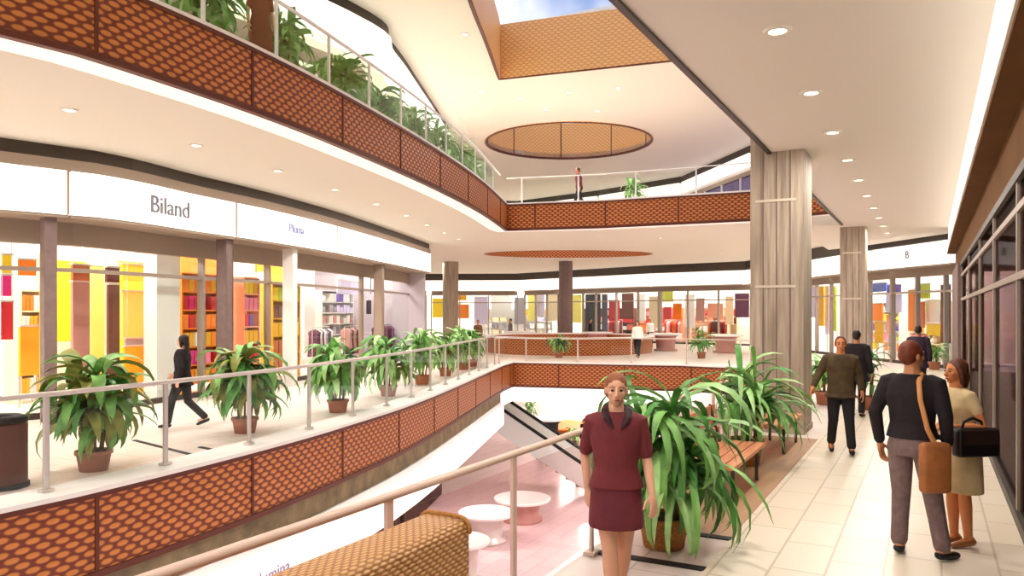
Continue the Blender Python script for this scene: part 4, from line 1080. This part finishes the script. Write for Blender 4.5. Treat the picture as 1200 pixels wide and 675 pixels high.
HAIR = {'brown': mat('hair_brown', (96, 52, 34), .55, noise=.25, nscale=30), 'red': mat('hair_reddish', (112, 48, 28), .55, noise=.25, nscale=30), 'dark': mat('hair_dark', (40, 26, 24), .5, noise=.2, nscale=30), 'auburn': mat('hair_auburn', (140, 82, 50), .55, noise=.2, nscale=30)}
MAROON = mat('maroon_cloth', (112, 40, 46), .75, noise=.12, nscale=8); MAROON2 = mat('maroon_skirt_cloth', (104, 38, 48), .75, noise=.12, nscale=8); COLLAR = mat('dark_collar', (52, 24, 30), .7)
BLACKC = mat('black_knit', (30, 22, 26), .85, noise=.2, nscale=20); GREYT = mat('grey_brown_trousers', (124, 102, 100), .85, noise=.15, nscale=20)
BEIGE = mat('beige_dress_cloth', (216, 190, 144), .8, noise=.1, nscale=9); OLIVE = mat('olive_brown_cloth', (78, 60, 36), .8, noise=.25, nscale=12); BLKT = mat('black_trousers', (26, 22, 26), .8)
WALK = dict(kneeL=(.09, -.16, .51), ankL=(.085, -.24, .10), kneeR=(-.085, .06, .49), ankR=(-.08, .33, .17), toeR=.6)
pc = atd(722, 5.28)
person('person in maroon short sleeved shirt and short skirt walking beside the glass railing', (pc.x, pc.y, .008), (.42, -.91), 1.655,
       dict(kneeR=(-.05, -.085, .50), ankR=(-.03, -.15, .10), kneeL=(.06, .03, .49), ankL=(.05, .26, .14), toeL=.5, elR=(-.215, .12, 1.13), wrR=(-.2, .06, .9), elL=(.215, .0, 1.12), wrL=(.235, -.13, .90), palmL=(-.6, .8, .1), palmR=(.8, .5, 0)), skin='light', vox=.007,
       top=dict(hem=.92, sleeve=.5, mat=MAROON, collar=COLLAR, grow=.026, hem_r=.172), bottom=dict(kind='skirt', hem=.645, mat=MAROON2, r=.195, ry=.17), shoes=M_BLACK, hair=('tied', HAIR['auburn']))
pm = at(1069, 651, 0)
person('person in black sweater and grey trousers seen from behind with tan shoulder strap', (pm.x, pm.y, .008), (.30, .95), 1.83,
       dict(kneeL=(.09, -.02, .49), ankL=(.09, .03, .085), kneeR=(-.15, -.01, .49), ankR=(-.225, .0, .085), footL=.25, footR=-.35, elR=(-.25, .02, 1.13), wrR=(-.24, -.06, .90), elL=(.265, .06, 1.13), wrL=(.25, -.0, .88)), male=True, skin='tan', vox=.008, head_yaw=-.5,
       top=dict(kind='sweater', hem=.94, sleeve=.98, mat=BLACKC, grow=.024, hem_r=.17), bottom=dict(kind='trousers', mat=GREYT), shoes=M_BLACK, hair=('short', HAIR['red']))
pw = at(1126, 640, 0)
person('person in beige knee length dress holding a black handbag by the dark glass', (pw.x, pw.y, .008), (-.80, -.60), 1.66,
       dict(kneeL=(.07, -.02, .49), ankL=(.07, .02, .085), kneeR=(-.07, -.03, .49), ankR=(-.06, -.02, .085), elL=(.26, .04, 1.13), wrL=(.14, -.19, 1.11), elR=(-.215, .05, 1.12), wrR=(-.07, -.2, 1.07), palmL=(-.2, .3, -1), palmR=(.2, .3, -1), thumbL=(0, -.3, 1), thumbR=(0, -.3, 1), curlL=.9, curlR=.9), skin='warm', vox=.008, lean=.08,
       top=dict(kind='dress', hem=.50, sleeve=.3, mat=BEIGE, grow=.018, hem_r=.185, hem_ry=.14), bottom=None, shoes=mat('tan_shoes', (170, 110, 66), .5), hair=('bob', HAIR['brown']))
po = at(985, 531, 0)
person('person in open olive brown jacket and black trousers striding past the concrete pillar', (po.x, po.y, .008), (.15, -.98), 1.72,
       dict(kneeL=(.11, -.12, .50), ankL=(.14, -.16, .10), kneeR=(-.10, -.02, .49), ankR=(-.12, .18, .12), elR=(-.29, .03, 1.17), wrR=(-.38, -.12, .97), elL=(.25, .08, 1.15), wrL=(.29, .04, .92), toeR=.4), male=True, skin='warm', vox=.011,
       top=dict(kind='jacket', hem=.82, sleeve=.95, mat=OLIVE, grow=.035, hem_r=.2, hem_ry=.14), bottom=dict(kind='trousers', mat=BLKT), hair=('short', HAIR['brown']))
pl = at(214, 502, 0)
person('person in black coat with long dark hair walking along the curved balcony', (pl.x, pl.y, 0), (-.90, -.42), 1.68, dict(WALK, elL=(.24, .1, 1.14), wrL=(.25, .05, .92), elR=(-.22, -.08, 1.12), wrR=(-.2, -.25, .98), ankR=(-.08, .40, .19)), skin='light', vox=.011,
       top=dict(kind='coat', hem=.78, sleeve=.97, mat=BLACKC, grow=.03, hem_r=.22, hem_ry=.16), bottom=dict(kind='trousers', mat=BLKT), hair=('long', HAIR['dark']))
pu = atd(679, 31.2)
person('person in maroon top and black trousers behind the upper straight railing', (pu.x, pu.y, UP), (-.8, -.6), 1.72, dict(WALK), male=True, skin='tan', vox=.018, lean=.1, top=dict(kind='shirt', hem=.9, sleeve=.9, mat=MAROON, grow=.03), bottom=dict(kind='trousers', mat=BLKT), hair=('short', HAIR['dark']))
pu, du = pt_at(offset(L1, .75), s_at_u(L1, 343))
person('person in russet dress standing behind the upper curved railing', (pu.x, pu.y, UP), (.9, -.4), 1.7, {}, skin='light', vox=.014, top=dict(kind='dress', hem=.45, sleeve=.4, mat=mat('russet_cloth', (140, 72, 48), .8), grow=.025, hem_r=.2), hair=('bob', HAIR['dark']))
pf = atd(747, 35.2)
person('person in white top and black trousers beyond the far railing', (pf.x, pf.y, 0), (.2, -1), 1.7, dict(WALK), skin='light', vox=.02, top=dict(kind='shirt', hem=.92, sleeve=.9, mat=M_WHITE, grow=.03), bottom=dict(kind='trousers', mat=BLKT), hair=('bob', HAIR['dark']))
pf = atd(1004, 15.4)
person('person in black coat half hidden behind the person in olive jacket', (pf.x, pf.y, .008), (.2, .98), 1.72, {}, male=True, skin='tan', vox=.014, top=dict(kind='coat', hem=.7, sleeve=.97, mat=BLACKC, grow=.03, hem_r=.21), bottom=dict(kind='trousers', mat=BLKT), hair=('short', HAIR['dark']))
pf = atd(1076, 19)
person('person in dark plum coat beyond the person in black sweater', (pf.x, pf.y, .008), (.1, .99), 1.75, {}, male=True, skin='tan', vox=.016, top=dict(kind='coat', hem=.7, sleeve=.97, mat=mat('plum_cloth', (52, 34, 52), .8), grow=.03, hem_r=.21), bottom=dict(kind='trousers', mat=BLKT), hair=('short', HAIR['dark']))
pf = atd(684, 40)
person('person in black standing on the level below next to the kiosk', (pf.x, pf.y, LF), (-.5, -.8), 1.75, {}, male=True, skin='tan', vox=.022, top=dict(kind='coat', hem=.7, sleeve=.97, mat=BLACKC, grow=.03, hem_r=.21), bottom=dict(kind='trousers', mat=BLKT), hair=('short', HAIR['dark']))
for i, (u, D, m, c) in enumerate(((762, 46.5, M_WHITE, 'white'), (598, 47.5, mat('grey_cloth', (120, 110, 112), .8), 'grey'), (692, 47.5, BLACKC, 'black'), (560, 40, mat('brown_cloth', (120, 80, 60), .8), 'brown'))):
    pf = atd(u, D); person('small figure in a %s top %s' % (c, ('by the counter before the red and white shop', 'behind the round parapet', 'in front of the dark fronted shop', 'beyond the potted plants at the balcony corner')[i]), (pf.x, pf.y, 0), ((.5, -.8), (-.6, -.7), (.8, .2), (.3, -.9))[i], 1.7, WALK if i % 2 else {}, skin='tan', vox=.024, top=dict(kind='shirt', hem=.9, sleeve=.95, mat=m, grow=.03), bottom=dict(kind='trousers', mat=BLKT), hair=('short', HAIR['dark']))
# bags
TANL = mat('tan_leather', (168, 104, 58), .5, noise=.15, nscale=10)
def to_local(t, p): return p
hx, hy = .30, .95; ln = math.hypot(hx, hy); fwd = Vector((hx/ln, hy/ln, 0)); rgt = Vector((fwd.y, -fwd.x, 0))
t = thing('shoulder_bag', 'tan leather shoulder bag with long strap worn by the person in black sweater', 'bag', (pm.x, pm.y, .008), 0)
bc = rgt*.22-fwd*.13+Vector((0, 0, .80))
bm = B(); box(bm, (0, 0, 0), (.10, .25, .42), 0, .035)
for v in bm.verts: v.co = Matrix.Rotation(math.atan2(fwd.y, fwd.x)-PI/2-.75, 3, 'Z') @ v.co + bc
obj('pouch', bm, TANL, t, True)
st = [bc+Vector((0, 0, .2)), rgt*.175-fwd*.165+Vector((0, 0, 1.12)), rgt*.12-fwd*.165+Vector((0, 0, 1.36)), rgt*.095-fwd*.125+Vector((0, 0, 1.51)), rgt*.09-fwd*.02+Vector((0, 0, 1.575)), rgt*.1+fwd*.1+Vector((0, 0, 1.5)), rgt*.17+fwd*.17+Vector((0, 0, 1.25)), rgt*.27+fwd*.02+Vector((0, 0, .98)), bc+Vector((0, 0, .2))]
obj('strap', tube(B(), st, .021, 8, .35), mat('tan_strap', (206, 140, 84), .5), t, True)
f3 = Vector((-.8, -.6, 0)); r3 = Vector((f3.y, -f3.x, 0))
t = thing('handbag', 'black handbag held against the front of the beige dress', 'bag', (pw.x, pw.y, .008), math.atan2(f3.x, -f3.y))
bm = B(); box(bm, (.255, -.06, .97), (.11, .40, .25), 0, .03); obj('body', bm, mat('black_leather', (28, 22, 22), .4), t, True)
obj('handle', tube(B(), [(.255, -.2, 1.08), (.262, -.18, 1.15), (.265, -.1, 1.18), (.262, -.02, 1.15), (.255, .02, 1.08)], .013, 8), mat('black_leather', (28, 22, 22), .4), t, True)
bm = B(); box(bm, (.313, -.06, 1.02), (.02, .34, .13), 0, .008); obj('flap', bm, mat('dark_leather', (52, 36, 30), .4), t)

S.view_settings.view_transform = 'Standard'; S.view_settings.look = 'None'; S.view_settings.gamma = 1
S.view_settings.use_curve_mapping = False; S.view_settings.exposure = 0.0
S.cycles.use_denoising = True; S.cycles.max_bounces = 10; S.cycles.diffuse_bounces = 6; S.cycles.transparent_max_bounces = 128
S.cycles.sample_clamp_indirect = 6
